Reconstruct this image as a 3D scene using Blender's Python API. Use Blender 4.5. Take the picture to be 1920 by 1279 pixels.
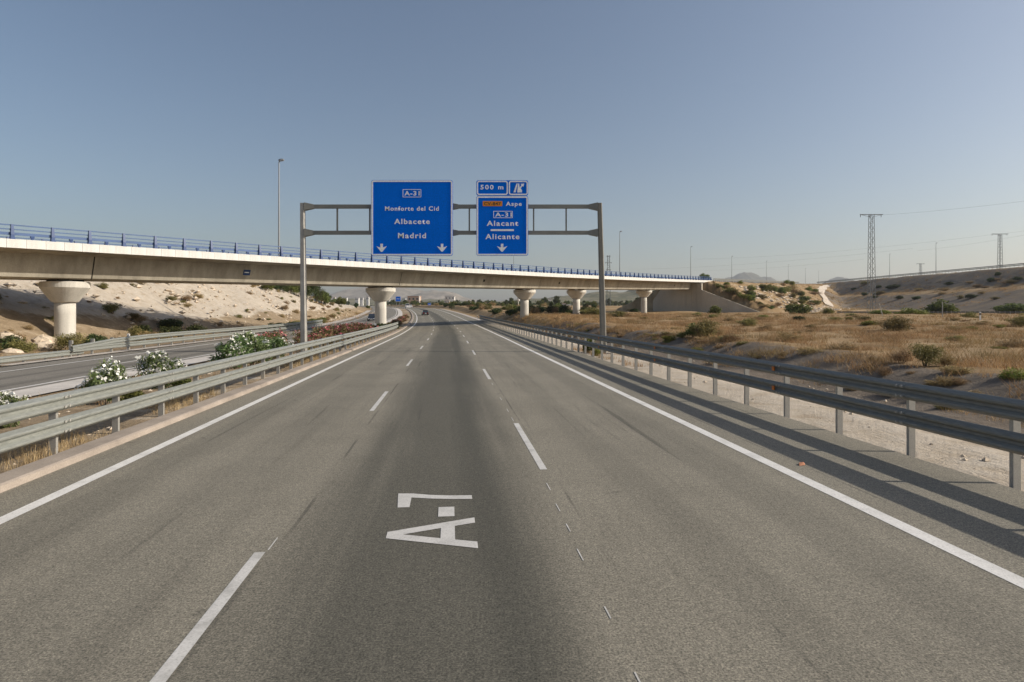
import bpy, math, random
import numpy as np
from mathutils import noise as mnoise, Vector

R = math.radians
rng = np.random.default_rng(11)
random.seed(5)
for o in list(bpy.data.objects):
    bpy.data.objects.remove(o, do_unlink=True)
scene = bpy.context.scene
COL = scene.collection

# ------------------------------------------------------------------ camera
F = 1130.0; CX = 960.0; HOR = 585.0; CAMZ = 2.5          # focal length / horizon in photo pixels
cam_d = bpy.data.cameras.new('camera'); cam = bpy.data.objects.new('camera', cam_d); COL.objects.link(cam)
cam.location = (0, 0, CAMZ); cam.rotation_euler = (R(90), 0, 0)
cam_d.sensor_width = 36.0; cam_d.lens = 36.0 * F / 1920.0
cam_d.shift_y = -(639.5 - HOR) / 1920.0
cam_d.clip_start = 0.1; cam_d.clip_end = 30000
scene.camera = cam

# ------------------------------------------------------------------ sky + sun
SUN_EL = 28.5
SUN_X, SUN_Y = 1.0, -0.05                                  # towards the sun, on the ground plan
world = bpy.data.worlds.new('World'); scene.world = world; world.use_nodes = True
wn = world.node_tree; wn.nodes.clear()
wo = wn.nodes.new('ShaderNodeOutputWorld'); wb = wn.nodes.new('ShaderNodeBackground')
sky = wn.nodes.new('ShaderNodeTexSky'); sky.sky_type = 'NISHITA'; sky.sun_disc = False
sky.sun_elevation = R(SUN_EL); sky.sun_rotation = math.atan2(SUN_X, SUN_Y)
sky.altitude = 100; sky.air_density = 1.0; sky.dust_density = 2.6; sky.ozone_density = 1.0
wb.inputs['Strength'].default_value = 0.112
wn.links.new(sky.outputs[0], wb.inputs[0]); wn.links.new(wb.outputs[0], wo.inputs[0])
sun_d = bpy.data.lights.new('sun', 'SUN'); sun = bpy.data.objects.new('sun', sun_d); COL.objects.link(sun)
sun_d.energy = 5.0; sun_d.angle = R(0.53); sun_d.color = (1.0, 0.92, 0.80)
sv = Vector((SUN_X, SUN_Y, math.hypot(SUN_X, SUN_Y) * math.tan(R(SUN_EL)))).normalized()
sun.rotation_euler = (-sv).to_track_quat('-Z', 'Y').to_euler(); sun.location = (60, -10, 60)
scene.view_settings.view_transform = 'Standard'; scene.view_settings.look = 'None'
scene.view_settings.gamma = 1.0; scene.view_settings.use_curve_mapping = False
scene.view_settings.exposure = 0.0
scene.render.engine = 'CYCLES'
scene.cycles.max_bounces = 6; scene.cycles.diffuse_bounces = 3; scene.cycles.glossy_bounces = 2
scene.cycles.transparent_max_bounces = 6; scene.cycles.volume_bounces = 0
scene.cycles.use_denoising = True

# ------------------------------------------------------------------ helpers: meshes
class MB:
    def __init__(self): self.v = []; self.f = []
    def add(self, vs, fs):
        n = len(self.v); self.v += [tuple(map(float, p)) for p in vs]
        self.f += [tuple(i + n for i in f) for f in fs]; return self
    def box(self, x0, x1, y0, y1, z0, z1):
        return self.add([(x0,y0,z0),(x1,y0,z0),(x1,y1,z0),(x0,y1,z0),(x0,y0,z1),(x1,y0,z1),(x1,y1,z1),(x0,y1,z1)],
                        [(0,3,2,1),(4,5,6,7),(0,1,5,4),(1,2,6,5),(2,3,7,6),(3,0,4,7)])
    def loft(self, rings, cap=True, closed=True):
        m = len(rings[0]); n0 = len(self.v)
        for r_ in rings: self.v += [tuple(map(float, p)) for p in r_]
        for i in range(len(rings) - 1):
            for j in range(m if closed else m - 1):
                a = n0 + i*m + j; b = n0 + i*m + (j+1) % m
                self.f.append((a, b, b + m, a + m))
        if cap and closed:
            self.f.append(tuple(n0 + j for j in range(m))[::-1]); k = n0 + (len(rings)-1)*m
            self.f.append(tuple(k + j for j in range(m)))
        return self
    def tube(self, p, q, r0, r1=None, n=8):
        if r1 is None: r1 = r0
        p = Vector(p); q = Vector(q); d = (q - p)
        if d.length < 1e-6: return self
        d.normalize(); a = d.orthogonal().normalized(); b = d.cross(a)
        rings = [[c + a*math.cos(2*math.pi*k/n)*r + b*math.sin(2*math.pi*k/n)*r for k in range(n)] for c, r in ((p, r0), (q, r1))]
        return self.loft(rings)
    def beam(self, p, q, w, h):
        p = Vector(p); q = Vector(q); d = (q-p).normalized()
        up = Vector((0,0,1)) if abs(d.z) < .95 else Vector((0,1,0))
        a = d.cross(up).normalized()*w/2; b = a.cross(d).normalized()*h/2
        return self.loft([[c-a-b, c+a-b, c+a+b, c-a+b] for c in (p, q)])
    def prism(self, poly, y0, y1):            # poly in (x,z), extruded along y
        return self.loft([[(x, y0, z) for x, z in poly], [(x, y1, z) for x, z in poly]])
    def mesh(self, name, off=(0,0,0), smooth=False):
        me = bpy.data.meshes.new(name)
        ox, oy, oz = off
        me.from_pydata([(x-ox, y-oy, z-oz) for x, y, z in self.v], [], self.f)
        import bmesh as _b
        bm = _b.new(); bm.from_mesh(me); _b.ops.recalc_face_normals(bm, faces=bm.faces); bm.to_mesh(me); bm.free()
        if smooth: me.polygons.foreach_set('use_smooth', [True]*len(me.polygons))
        me.update(); return me

def np_mesh(name, V, k):                       # V: (n*k,3) -> n polygons of k corners, fast
    V = np.asarray(V, dtype=np.float32); n = len(V)//k
    me = bpy.data.meshes.new(name)
    me.vertices.add(n*k); me.vertices.foreach_set('co', V.ravel())
    me.loops.add(n*k); me.loops.foreach_set('vertex_index', np.arange(n*k, dtype=np.int32))
    me.polygons.add(n); me.polygons.foreach_set('loop_start', np.arange(0, n*k, k, dtype=np.int32))
    me.update(calc_edges=True); return me

def grid_mesh(name, P, uv=None, attr=None):    # P: (ni,nj,3)
    ni, nj = P.shape[:2]
    me = bpy.data.meshes.new(name)
    me.vertices.add(ni*nj); me.vertices.foreach_set('co', P.reshape(-1, 3).astype(np.float32).ravel())
    a = np.arange(ni*nj).reshape(ni, nj)
    q = np.stack([a[:-1,:-1], a[:-1,1:], a[1:,1:], a[1:,:-1]], -1).reshape(-1, 4)
    n = len(q)
    me.loops.add(n*4); me.loops.foreach_set('vertex_index', q.astype(np.int32).ravel())
    me.polygons.add(n); me.polygons.foreach_set('loop_start', np.arange(0, n*4, 4, dtype=np.int32))
    me.polygons.foreach_set('use_smooth', np.ones(n, dtype=bool))
    me.update(calc_edges=True)
    if uv is not None:
        l = me.uv_layers.new(name='UVMap'); l.data.foreach_set('uv', uv.reshape(-1, 2)[q.ravel()].astype(np.float32).ravel())
    if attr is not None:
        c = me.color_attributes.new('zone', 'FLOAT_COLOR', 'POINT')
        rgba = np.ones((ni*nj, 4), dtype=np.float32); rgba[:, :3] = attr.reshape(-1, 3); c.data.foreach_set('color', rgba.ravel())
    return me

def root_loc(o):
    while o.parent is not None: o = o.parent
    return tuple(o.location)
def link(name, me, mat=None, parent=None, loc=None, rot=None, scale=None):
    o = bpy.data.objects.new(name, me); COL.objects.link(o)
    if mat is not None and me is not None and len(me.materials) == 0: me.materials.append(mat)
    if parent is not None: o.parent = parent
    if loc is not None: o.location = loc
    if rot is not None: o.rotation_euler = rot
    if scale is not None: o.scale = scale
    return o
def thing(name, label, cat, loc=(0,0,0), rotz=0, group=None, scale=None):
    o = bpy.data.objects.new(name, None); COL.objects.link(o)
    o.empty_display_size = .2
    o.location = loc; o.rotation_euler = (0, 0, rotz)
    if scale is not None: o.scale = scale
    o['label'] = label; o['category'] = cat
    if group: o['group'] = group
    return o
def tag(o, label, cat, group=None):
    o['label'] = label; o['category'] = cat
    if group: o['group'] = group
    return o
def structure(o, label=None):
    o['kind'] = 'structure'
    if label: o['label'] = label
    return o
def stuff(o, label=None):
    o['kind'] = 'stuff'
    if label: o['label'] = label
    return o
def kids(o): return [c for c in bpy.data.objects if c.parent == o]
def copy_tree(o, parent=None, ch=None):
    c = o.copy(); COL.objects.link(c); c.parent = parent
    for k in ch if ch is not None else kids(o): copy_tree(k, c)
    return c

# ------------------------------------------------------------------ helpers: materials
def N(nt, t, **kw):
    n = nt.nodes.new(t)
    for k, v in kw.items():
        if k.startswith('i_'): n.inputs[k[2:].replace('_', ' ')].default_value = v
        else: setattr(n, k, v)
    return n
def new_mat(name, rough=.7, spec=.3, metal=0.0):
    m = bpy.data.materials.new(name); m.use_nodes = True; nt = m.node_tree
    b = nt.nodes['Principled BSDF']; b.inputs['Roughness'].default_value = rough
    b.inputs['Specular IOR Level'].default_value = spec; b.inputs['Metallic'].default_value = metal
    return m, nt, b
def noise_node(nt, scale, detail=4, rough=.55, vec=None, dist=0):
    n = N(nt, 'ShaderNodeTexNoise'); n.inputs['Scale'].default_value = scale; n.inputs['Detail'].default_value = detail
    n.inputs['Roughness'].default_value = rough; n.inputs['Distortion'].default_value = dist
    if vec is not None: nt.links.new(vec, n.inputs['Vector'])
    return n
def ramp(nt, fac, stops):
    r = N(nt, 'ShaderNodeValToRGB'); el = r.color_ramp.elements
    while len(el) < len(stops): el.new(.5)
    for e, (p, c) in zip(el, stops): e.position = p; e.color = (*c, 1) if len(c) == 3 else c
    nt.links.new(fac, r.inputs[0]); return r
def mix(nt, fac, a, b, mode='MIX'):
    m = N(nt, 'ShaderNodeMix', data_type='RGBA', blend_type=mode); L = nt.links
    for s, v in ((m.inputs[0], fac), (m.inputs[6], a), (m.inputs[7], b)):
        if hasattr(v, 'is_output'): L.new(v, s)
        elif isinstance(v, (int, float)): s.default_value = v
        else: s.default_value = (*v, 1)
    return m.outputs[2]
def math_n(nt, op, a, b=None, c=None, clamp=False):
    m = N(nt, 'ShaderNodeMath', operation=op); m.use_clamp = clamp
    for i, v in enumerate((a, b, c)):
        if v is None: continue
        if hasattr(v, 'is_output'): nt.links.new(v, m.inputs[i])
        else: m.inputs[i].default_value = v
    return m.outputs[0]
def maprange(nt, v, a, b, c=0., d=1., smooth=True):
    m = N(nt, 'ShaderNodeMapRange'); m.interpolation_type = 'SMOOTHSTEP' if smooth else 'LINEAR'
    nt.links.new(v, m.inputs[0])
    for i, x in enumerate((a, b, c, d)): m.inputs[i+1].default_value = x
    return m.outputs[0]
def bump(nt, b, height, strength=.3, dist=.02):
    n = N(nt, 'ShaderNodeBump'); n.inputs['Strength'].default_value = strength; n.inputs['Distance'].default_value = dist
    nt.links.new(height, n.inputs['Height']); nt.links.new(n.outputs[0], b.inputs['Normal'])

def weathered(name, c, var=.25, scale=1.5, rough=.7, spec=.3, metal=0., speck=60, streak=False, bumps=.1):
    m, nt, b = new_mat(name, rough, spec, metal)
    tc = N(nt, 'ShaderNodeTexCoord'); vec = tc.outputs['Object']
    if streak:
        mp = N(nt, 'ShaderNodeMapping'); mp.inputs['Scale'].default_value = (1, 1, .12); nt.links.new(vec, mp.inputs[0]); v2 = mp.outputs[0]
    else: v2 = vec
    n1 = noise_node(nt, scale, 6, .65, v2); n2 = noise_node(nt, speck, 3, .6, vec)
    lo = tuple(x*(1-var) for x in c); hi = tuple(min(1, x*(1+var*.8)) for x in c)
    r1 = ramp(nt, n1.outputs[0], [(.3, lo), (.7, hi)])
    r2 = ramp(nt, n2.outputs[0], [(.3, (.82,.82,.82)), (.7, (1.12,1.12,1.12))])
    nt.links.new(mix(nt, 1.0, r1.outputs[0], r2.outputs[0], 'MULTIPLY'), b.inputs['Base Color'])
    if bumps: bump(nt, b, n2.outputs[0], bumps, .01)
    return m
def foliage(name, cols, trans=.25, hue=.03, patch=0.):
    m, nt, b = new_mat(name, .65, .25)
    g = N(nt, 'ShaderNodeNewGeometry'); oi = N(nt, 'ShaderNodeObjectInfo')
    k = len(cols); r = ramp(nt, g.outputs['Random Per Island'], [(i/(k-1) if k > 1 else 0, c) for i, c in enumerate(cols)])
    h = N(nt, 'ShaderNodeHueSaturation'); nt.links.new(r.outputs[0], h.inputs['Color'])
    nt.links.new(maprange(nt, oi.outputs['Random'], 0, 1, .5-hue, .5+hue, False), h.inputs['Hue'])
    nt.links.new(maprange(nt, oi.outputs['Random'], 0, 1, .85, 1.2, False), h.inputs['Value'])
    colr = h.outputs[0]
    if patch:
        tc = N(nt, 'ShaderNodeTexCoord'); n1 = noise_node(nt, .55, 4, .65, tc.outputs['Object']); n2 = noise_node(nt, .16, 3, .6, tc.outputs['Object'])
        colr = mix(nt, 1., colr, ramp(nt, n1.outputs[0], [(.32, (.42,.42,.40)), (.52, (1.,.97,.95)), (.7, (1.25,1.2,1.12))]).outputs[0], 'MULTIPLY')
        colr = mix(nt, math_n(nt, 'MULTIPLY', maprange(nt, n2.outputs[0], .5, .62, 0, 1), patch), colr, (.17, .15, .06))
    nt.links.new(colr, b.inputs['Base Color'])
    t = N(nt, 'ShaderNodeBsdfTranslucent'); nt.links.new(colr, t.inputs[0])
    ms = N(nt, 'ShaderNodeMixShader'); ms.inputs[0].default_value = trans
    out = nt.nodes['Material Output']
    nt.links.new(b.outputs[0], ms.inputs[1]); nt.links.new(t.outputs[0], ms.inputs[2]); nt.links.new(ms.outputs[0], out.inputs[0])
    return m

# ------------------------------------------------------------------ road axis (s along, t to the right)
PHI0 = -math.atan((CX - 843.0) / F)             # the road heads 5.9 degrees to the left of the view
S_ = np.arange(-80.0, 1300.0, 1.0)
def phi_of(s): return PHI0 - np.clip(np.asarray(s, float) - 55, 0, 290) / 1720.0
_ph = phi_of(S_); _dx = np.sin(_ph); _dy = np.cos(_ph)
AX = np.concatenate([[0], np.cumsum((_dx[1:] + _dx[:-1]) / 2)]); AY = np.concatenate([[0], np.cumsum((_dy[1:] + _dy[:-1]) / 2)])
_i0 = int(np.argmin(abs(S_))); AX -= AX[_i0]; AY -= AY[_i0]
def zr(s):
    s = np.asarray(s, float); k = .000245
    a = np.clip(s - 60, 0, 110); z = .5*k*a*a
    z = z + np.clip(s - 170, 0, 90)*.0265
    z = z + np.clip(s - 260, 0, 700)*.012
    return z
def st2xy(s, t):
    s = np.asarray(s, float); t = np.asarray(t, float); p = phi_of(s)
    return np.interp(s, S_, AX) + t*np.cos(p), np.interp(s, S_, AY) - t*np.sin(p)
def xy2st(x, y):
    x = np.atleast_1d(np.asarray(x, float)); y = np.atleast_1d(np.asarray(y, float))
    s = np.clip(y*math.cos(PHI0) + x*math.sin(PHI0), -75, 1290)
    for _ in range(12):
        p = phi_of(s); dx = x - np.interp(s, S_, AX); dy = y - np.interp(s, S_, AY)
        s = np.clip(s + .9*(dx*np.sin(p) + dy*np.cos(p)), -75, 1290)
    p = phi_of(s); dx = x - np.interp(s, S_, AX); dy = y - np.interp(s, S_, AY)
    return s, dx*np.cos(p) - dy*np.sin(p)

# ------------------------------------------------------------------ overpass axis (s along, u towards the camera side)
BO = np.array([-36.657, 44.274]); BD = np.array([.566108, .824331]); BR = np.array([.824331, -.566108])
def bxy(s, u): return BO[0] + s*BD[0] + u*BR[0], BO[1] + s*BD[1] + u*BR[1]
def btop(s):
    s = np.asarray(s, float); q = np.minimum(s, 175.)
    z = -2.03e-8*q**3 + 5.833e-5*q**2 + .01613*q + 7.8345
    return z + np.clip(s - 175, 0, 400)*.034
BPHI = math.atan2(BD[0], BD[1])

# ------------------------------------------------------------------ terrain height
def sm(x): x = np.clip(x, 0, 1); return x*x*(3 - 2*x)
E2A = np.array([.531*400, 400.]); E2B = np.array([.8496*225, 225.])
E2D = (E2B - E2A)/np.linalg.norm(E2B - E2A); E2N = np.array([E2D[1], -E2D[0]])   # towards the motorway
if E2N[0] > 0: E2N = -E2N
def toe_r(s): return np.interp(s, [-60, 15, 45, 70, 95, 200], [14, 14.5, 15.0, 12.3, 10.9, 10.6])
def tin(s): return np.interp(s, [-60, 60, 170, 900], [-13.6, -13.6, -10.6, -10.6])
def toe_l(s): return np.interp(s, [-60, 50, 100, 200, 400], [-34, -33, -25, -22.5, -22])
def height(s, t, x, y):
    s, t, x, y = map(np.asarray, (s, t, x, y))
    base = zr(s)
    # --- right of the road
    tr = toe_r(s); zt = np.interp(s, [-60, 15, 45, 75, 100, 150], [.2, .35, .6, 1.2, 1.85, 1.5]) + np.where(s > 100, base - zr(100), 0)
    zp = np.maximum(1.9, base + 1.1)
    zd = base - .12 - .4*sm((t - 9.8)/3.0)*sm((90 - s)/30)
    zright = np.where(t < tr, zd, zd + (zt - zd)*sm((t - tr)/4.5))
    zright = np.where(t > tr + 4.5, zt + (zp - zt)*sm((t - tr - 4.5)/60), zright)
    # --- left: median, opposing road, cut slope
    tl = toe_l(s); H = np.interp(s, [-60, 150, 200, 270, 330], [9.3, 9.3, 6.2, 1.6, .5])
    zl0 = base - .1 - .35*sm((-t - 21)/8)*sm((70 - s)/20)
    zleft = zl0 + H*np.clip((tl - t)/19.0, 0, 1)**.92
    z = np.where(t > 0, zright, np.where(t < -20, zleft, base - .045))
    # --- ramp fill behind the abutment
    rx = x - BO[0]; ry = y - BO[1]; bs = rx*BD[0] + ry*BD[1]; bu = rx*BR[0] + ry*BR[1]
    e1 = btop(bs) - .45 - np.maximum(0, bu - 1)/2.15 - np.maximum(0, -11 - bu)/2.15
    e1 = np.where(bs < 166.2, e1 - (166.2 - bs)*9.0, e1) - np.clip(bs - 520, 0, 900)*.2
    # --- second, terraced fill at the right
    qx = x - E2A[0]; qy = y - E2A[1]; ql = qx*E2D[0] + qy*E2D[1]; qv = qx*E2N[0] + qy*E2N[1]
    h2 = 22.0 - .0148*np.clip(ql, -60, 400)
    prof = np.interp(qv, [-50, -12, 0, 19, 26, 52], [-6, 22.3, 22.3, 12.6, 11.6, 2.2])
    e2 = prof - (22.3 - h2)*np.clip((prof - 2)/20, 0, 1) - np.clip(-40 - ql, 0, 500)*.25
    e2 = np.where(qv > 52, -5, e2)
    return np.maximum(np.maximum(z, e1), e2)
def gz(x, y):
    s, t = xy2st(x, y); return float(height(s, t, np.atleast_1d(x), np.atleast_1d(y))[0])
def ray(px, py, Z): return ((px - CX)/F*Z, Z, CAMZ + (HOR - py)/F*Z)
def ground_hit(px, py, zmin=8., zmax=1200.):
    Z = np.concatenate([np.arange(zmin, 250, .25), np.arange(250, zmax, 1.)])
    X = (px - CX)/F*Z; zz = CAMZ + (HOR - py)/F*Z
    s, t = xy2st(X, Z); h = height(s, t, X, Z)
    k = np.argmax(zz <= h)
    if not (zz <= h).any(): k = len(Z) - 1
    return float(X[k]), float(Z[k]), float(h[k])
def fbm(x, y, sc, oc=4, seed=0.):
    a = 1.; v = 0.; f = sc
    for _ in range(oc):
        v += a*mnoise.noise((x*f + seed, y*f - seed, seed*.37)); a *= .5; f *= 2.03
    return v

# ================================================================== materials
def m_asphalt(name, base, worn, seams=()):
    m, nt, b = new_mat(name, .85, .25); L = nt.links
    uv = N(nt, 'ShaderNodeUVMap'); sep = N(nt, 'ShaderNodeSeparateXYZ'); L.new(uv.outputs[0], sep.inputs[0])
    tc = N(nt, 'ShaderNodeTexCoord'); ob = tc.outputs['Object']
    mp = N(nt, 'ShaderNodeMapping'); mp.inputs['Scale'].default_value = (1, .045, 1); L.new(uv.outputs[0], mp.inputs[0])
    wob = noise_node(nt, 1.3, 3, .5, mp.outputs[0])
    t = math_n(nt, 'ADD', sep.outputs[0], maprange(nt, wob.outputs[0], .25, .75, -.35, .35, False))
    dark = None
    for c, w, k in worn:                         # wheel and oil bands along the lanes
        d = math_n(nt, 'ABSOLUTE', math_n(nt, 'SUBTRACT', t, c))
        f = math_n(nt, 'MULTIPLY', maprange(nt, d, w*.35, w, 1, 0), k)
        dark = f if dark is None else math_n(nt, 'ADD', dark, f)
    big = noise_node(nt, .35, 5, .6, ob); mid = noise_node(nt, 2.2, 5, .65, ob)
    str_ = noise_node(nt, 2.4, 4, .7, mp.outputs[0])
    sp = noise_node(nt, 52, 3, .8, ob); sp2 = noise_node(nt, 15, 4, .75, ob)
    c0 = ramp(nt, big.outputs[0], [(.3, tuple(x*.88 for x in base)), (.7, tuple(x*1.1 for x in base))]).outputs[0]
    c0 = mix(nt, maprange(nt, mid.outputs[0], .45, .75, 0, .35), c0, tuple(x*.72 for x in base))
    c0 = mix(nt, maprange(nt, str_.outputs[0], .5, .78, 0, .5), c0, tuple(x*.62 for x in base))
    if dark is not None: c0 = mix(nt, math_n(nt, 'MINIMUM', dark, .85), c0, (.060, .059, .049))
    mp2 = N(nt, 'ShaderNodeMapping'); mp2.inputs['Scale'].default_value = (3.2, .11, 1); L.new(uv.outputs[0], mp2.inputs[0])
    sk = noise_node(nt, 1.0, 3, .6, mp2.outputs[0], .4); c0 = mix(nt, maprange(nt, sk.outputs[0], .62, .74, 0, .5), c0, (.055, .052, .045))
    oil = noise_node(nt, 1.7, 3, .5, ob, .3); c0 = mix(nt, maprange(nt, oil.outputs[0], .68, .76, 0, .4), c0, (.06, .056, .05))
    pale_ = noise_node(nt, .8, 4, .6, mp.outputs[0]); c0 = mix(nt, maprange(nt, pale_.outputs[0], .55, .75, 0, .35), c0, tuple(min(1, x*1.22) for x in base))
    for seam in seams:
        d = math_n(nt, 'ABSOLUTE', math_n(nt, 'SUBTRACT', math_n(nt, 'ADD', sep.outputs[0], maprange(nt, sk.outputs[0], .3, .7, -.02, .02, False)), seam))
        br_ = noise_node(nt, .35, 2, .6, uv.outputs[0]); c0 = mix(nt, math_n(nt, 'MULTIPLY', maprange(nt, d, .008, .026, .55, 0), maprange(nt, br_.outputs[0], .42, .6)), c0, (.035, .033, .03))
    c0 = mix(nt, 1.0, c0, ramp(nt, sp.outputs[0], [(.31, (.32,.32,.33)), (.5, (1.0,1.0,1.0)), (.69, (1.85,1.83,1.77))]).outputs[0], 'MULTIPLY')
    c0 = mix(nt, 1.0, c0, ramp(nt, sp2.outputs[0], [(.3, (.72,.73,.73)), (.7, (1.28,1.26,1.25))]).outputs[0], 'MULTIPLY')
    L.new(c0, b.inputs['Base Color']); bump(nt, b, sp.outputs[0], .25, .006)
    return m
M = {}
M['asphalt'] = m_asphalt('asphalt', (.213, .196, .158), [(-3.0, .8, .16), (-4.6, .5, .22), (-.28, 1.75, .72), (.75, .8, .15), (2.7, .45, .16), (4.3, .5, .2)], (-1.80, 1.60, 5.72))
M['asphalt_opp'] = m_asphalt('asphalt_opposite', (.20, .185, .16), [(-16.6, .5, .45), (-15.0, .5, .4), (-18.6, .3, .3)])
M['asphalt_side'] = m_asphalt('asphalt_side', (.10, .095, .09), [])
def m_paint(nm='road_paint', k=1., wear=.3):
    m, nt, b = new_mat(nm, .7, .3); tc = N(nt, 'ShaderNodeTexCoord')
    n = noise_node(nt, 45, 4, .75, tc.outputs['Object']); n2 = noise_node(nt, 3., 5, .6, tc.outputs['Object'])
    c = ramp(nt, n.outputs[0], [(.28, (.40,.385,.36)), (.45, (.68,.66,.625)), (.75, (.80,.78,.745))]).outputs[0]
    c = mix(nt, maprange(nt, n2.outputs[0], .42, .72, 0, wear), c, (.27, .26, .235))
    n5 = noise_node(nt, 14., 5, .8, tc.outputs['Object']); c = mix(nt, maprange(nt, n5.outputs[0], .60, .68, 0, wear*1.6), c, (.19, .18, .155))
    if k != 1.: c = mix(nt, 1., c, (k, k, k), 'MULTIPLY')
    nt.links.new(c, b.inputs['Base Color']); return m
M['paint'] = m_paint(); M['paint_dash'] = m_paint('dash_paint', .80, .5)
M['paint_letter'] = m_paint('lettering_paint', .78, .22)
M['kerb'] = weathered('kerb_concrete', (.335, .285, .24), .25, .9, .9, .2, speck=50)
M['strip_white'] = weathered('strip_concrete', (.56, .52, .475), .2, .8, .9, .2, speck=40)
M['white_concrete'] = weathered('pale_concrete', (.50, .45, .40), .2, .8, .9, .2, speck=40)
def m_ground():
    m, nt, b = new_mat('ground_soil', .95, .1); L = nt.links
    a = N(nt, 'ShaderNodeVertexColor', layer_name='zone'); sp = N(nt, 'ShaderNodeSeparateColor'); L.new(a.outputs[0], sp.inputs[0])
    tc = N(nt, 'ShaderNodeTexCoord'); ob = tc.outputs['Object']
    n1 = noise_node(nt, .16, 6, .6, ob); n2 = noise_node(nt, 1.1, 6, .7, ob); n3 = noise_node(nt, 9., 5, .7, ob); n4 = noise_node(nt, 42., 3, .7, ob)
    def edge(ch):
        v = math_n(nt, 'ADD', ch, math_n(nt, 'ADD', math_n(nt, 'MULTIPLY', math_n(nt, 'SUBTRACT', n2.outputs[0], .5), .9), math_n(nt, 'MULTIPLY', math_n(nt, 'SUBTRACT', n1.outputs[0], .5), 1.1))); return maprange(nt, v, .32, .68)
    c = ramp(nt, n2.outputs[0], [(.3, (.22,.165,.105)), (.7, (.36,.28,.19))]).outputs[0]
    grass = ramp(nt, n1.outputs[0], [(.32, (.22,.145,.075)), (.5, (.33,.225,.12)), (.68, (.42,.31,.19))]).outputs[0]
    grass = mix(nt, maprange(nt, n2.outputs[0], .52, .72, 0, .6), grass, (.19, .155, .075))
    dark = ramp(nt, n2.outputs[0], [(.3, (.135,.11,.085)), (.7, (.235,.195,.155))]).outputs[0]
    pale = ramp(nt, n2.outputs[0], [(.28, (.34,.275,.20)), (.45, (.46,.395,.315)), (.7, (.53,.475,.40))]).outputs[0]
    pale = mix(nt, maprange(nt, n3.outputs[0], .56, .7, 0, .5), pale, (.36, .27, .18))
    c = mix(nt, edge(sp.outputs[1]), c, grass); c = mix(nt, edge(sp.outputs[2]), c, dark); c = mix(nt, edge(sp.outputs[0]), c, pale)
    c = mix(nt, 1., c, ramp(nt, n4.outputs[0], [(.3, (.72,.72,.72)), (.7, (1.22,1.22,1.22))]).outputs[0], 'MULTIPLY')
    L.new(c, b.inputs['Base Color'])
    h = math_n(nt, 'ADD', n3.outputs[0], math_n(nt, 'MULTIPLY', n2.outputs[0], 2.0)); bump(nt, b, h, .55, .12)
    return m
M['ground'] = m_ground()
def m_far():
    m, nt, b = new_mat('far_land', .95, .1); L = nt.links
    tc = N(nt, 'ShaderNodeTexCoord'); ob = tc.outputs['Object']
    n1 = noise_node(nt, .004, 8, .65, ob); n2 = noise_node(nt, .035, 6, .7, ob)
    c = ramp(nt, n1.outputs[0], [(.35, (.14,.135,.06)), (.5, (.23,.195,.105)), (.65, (.32,.265,.17))]).outputs[0]
    c = mix(nt, maprange(nt, n2.outputs[0], .48, .6, 0, .85), c, (.085, .10, .045))
    L.new(c, b.inputs['Base Color']); return m
M['far'] = m_far()
def m_hill(name, a_, b_, s1, s2):
    m, nt, b = new_mat(name, .95, .1); tc = N(nt, 'ShaderNodeTexCoord'); ob = tc.outputs['Object']
    n1 = noise_node(nt, s1, 8, .7, ob, 1.); n2 = noise_node(nt, s2, 5, .7, ob)
    c = ramp(nt, n1.outputs[0], [(.38, a_), (.62, b_)]).outputs[0]
    c = mix(nt, maprange(nt, n2.outputs[0], .5, .62, 0, .6), c, tuple(x*.6 for x in a_))
    nt.links.new(c, b.inputs['Base Color']); return m
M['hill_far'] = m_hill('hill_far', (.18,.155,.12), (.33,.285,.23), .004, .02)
M['hill_green'] = m_hill('hill_green', (.085,.09,.045), (.22,.19,.12), .012, .06)
M['hill_dark'] = m_hill('hill_dark', (.06,.065,.045), (.12,.11,.08), .008, .04)
M['path'] = weathered('path_gravel', (.60, .52, .43), .15, .6, .95, .1, speck=20)
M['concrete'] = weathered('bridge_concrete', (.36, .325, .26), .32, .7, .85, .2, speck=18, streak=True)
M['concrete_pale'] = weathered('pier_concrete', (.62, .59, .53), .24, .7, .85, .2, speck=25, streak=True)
M['coping'] = weathered('coping_white', (.73, .71, .67), .30, .9, .8, .25, speck=20, streak=True)
M['joint'] = weathered('joint_dark', (.03, .028, .025), .2, 2, .9, .1)
M['wall'] = weathered('retaining_concrete', (.46, .41, .335), .22, .16, .9, .15, speck=6, streak=True)
M['blue_rail'] = weathered('blue_railing_paint', (.016, .055, .175), .2, 1, .45, .4, bumps=0)
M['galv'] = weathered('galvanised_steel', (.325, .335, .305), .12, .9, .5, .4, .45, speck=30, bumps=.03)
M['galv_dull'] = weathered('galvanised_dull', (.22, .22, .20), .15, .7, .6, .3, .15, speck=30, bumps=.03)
M['galv_dark'] = weathered('galvanised_dark', (.20, .19, .165), .15, .7, .6, .3, .1, speck=30, bumps=.03)
M['rail_light'] = weathered('pale_blue_rail', (.060, .115, .25), .15, 1, .45, .4, bumps=0)
M['post'] = weathered('post_steel', (.40, .385, .35), .18, 2, .55, .35, .3, bumps=.03)
M['lattice'] = weathered('pylon_steel', (.25, .26, .26), .15, .5, .6, .3, .3, bumps=0)
M['lamp'] = weathered('lamp_steel', (.30, .31, .32), .1, .6, .5, .4, .4, bumps=0)
M['cable'] = weathered('cable_dark', (.10, .10, .11), .1, 1, .6, .3, bumps=0)
M['sign_blue'] = weathered('sign_blue', (.001, .150, .74), .05, 1.2, .7, .02, speck=12, bumps=0)
M['sign_white'] = weathered('sign_white', (.90, .91, .92), .05, 1.2, .7, .05, speck=12, bumps=0)
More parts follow.
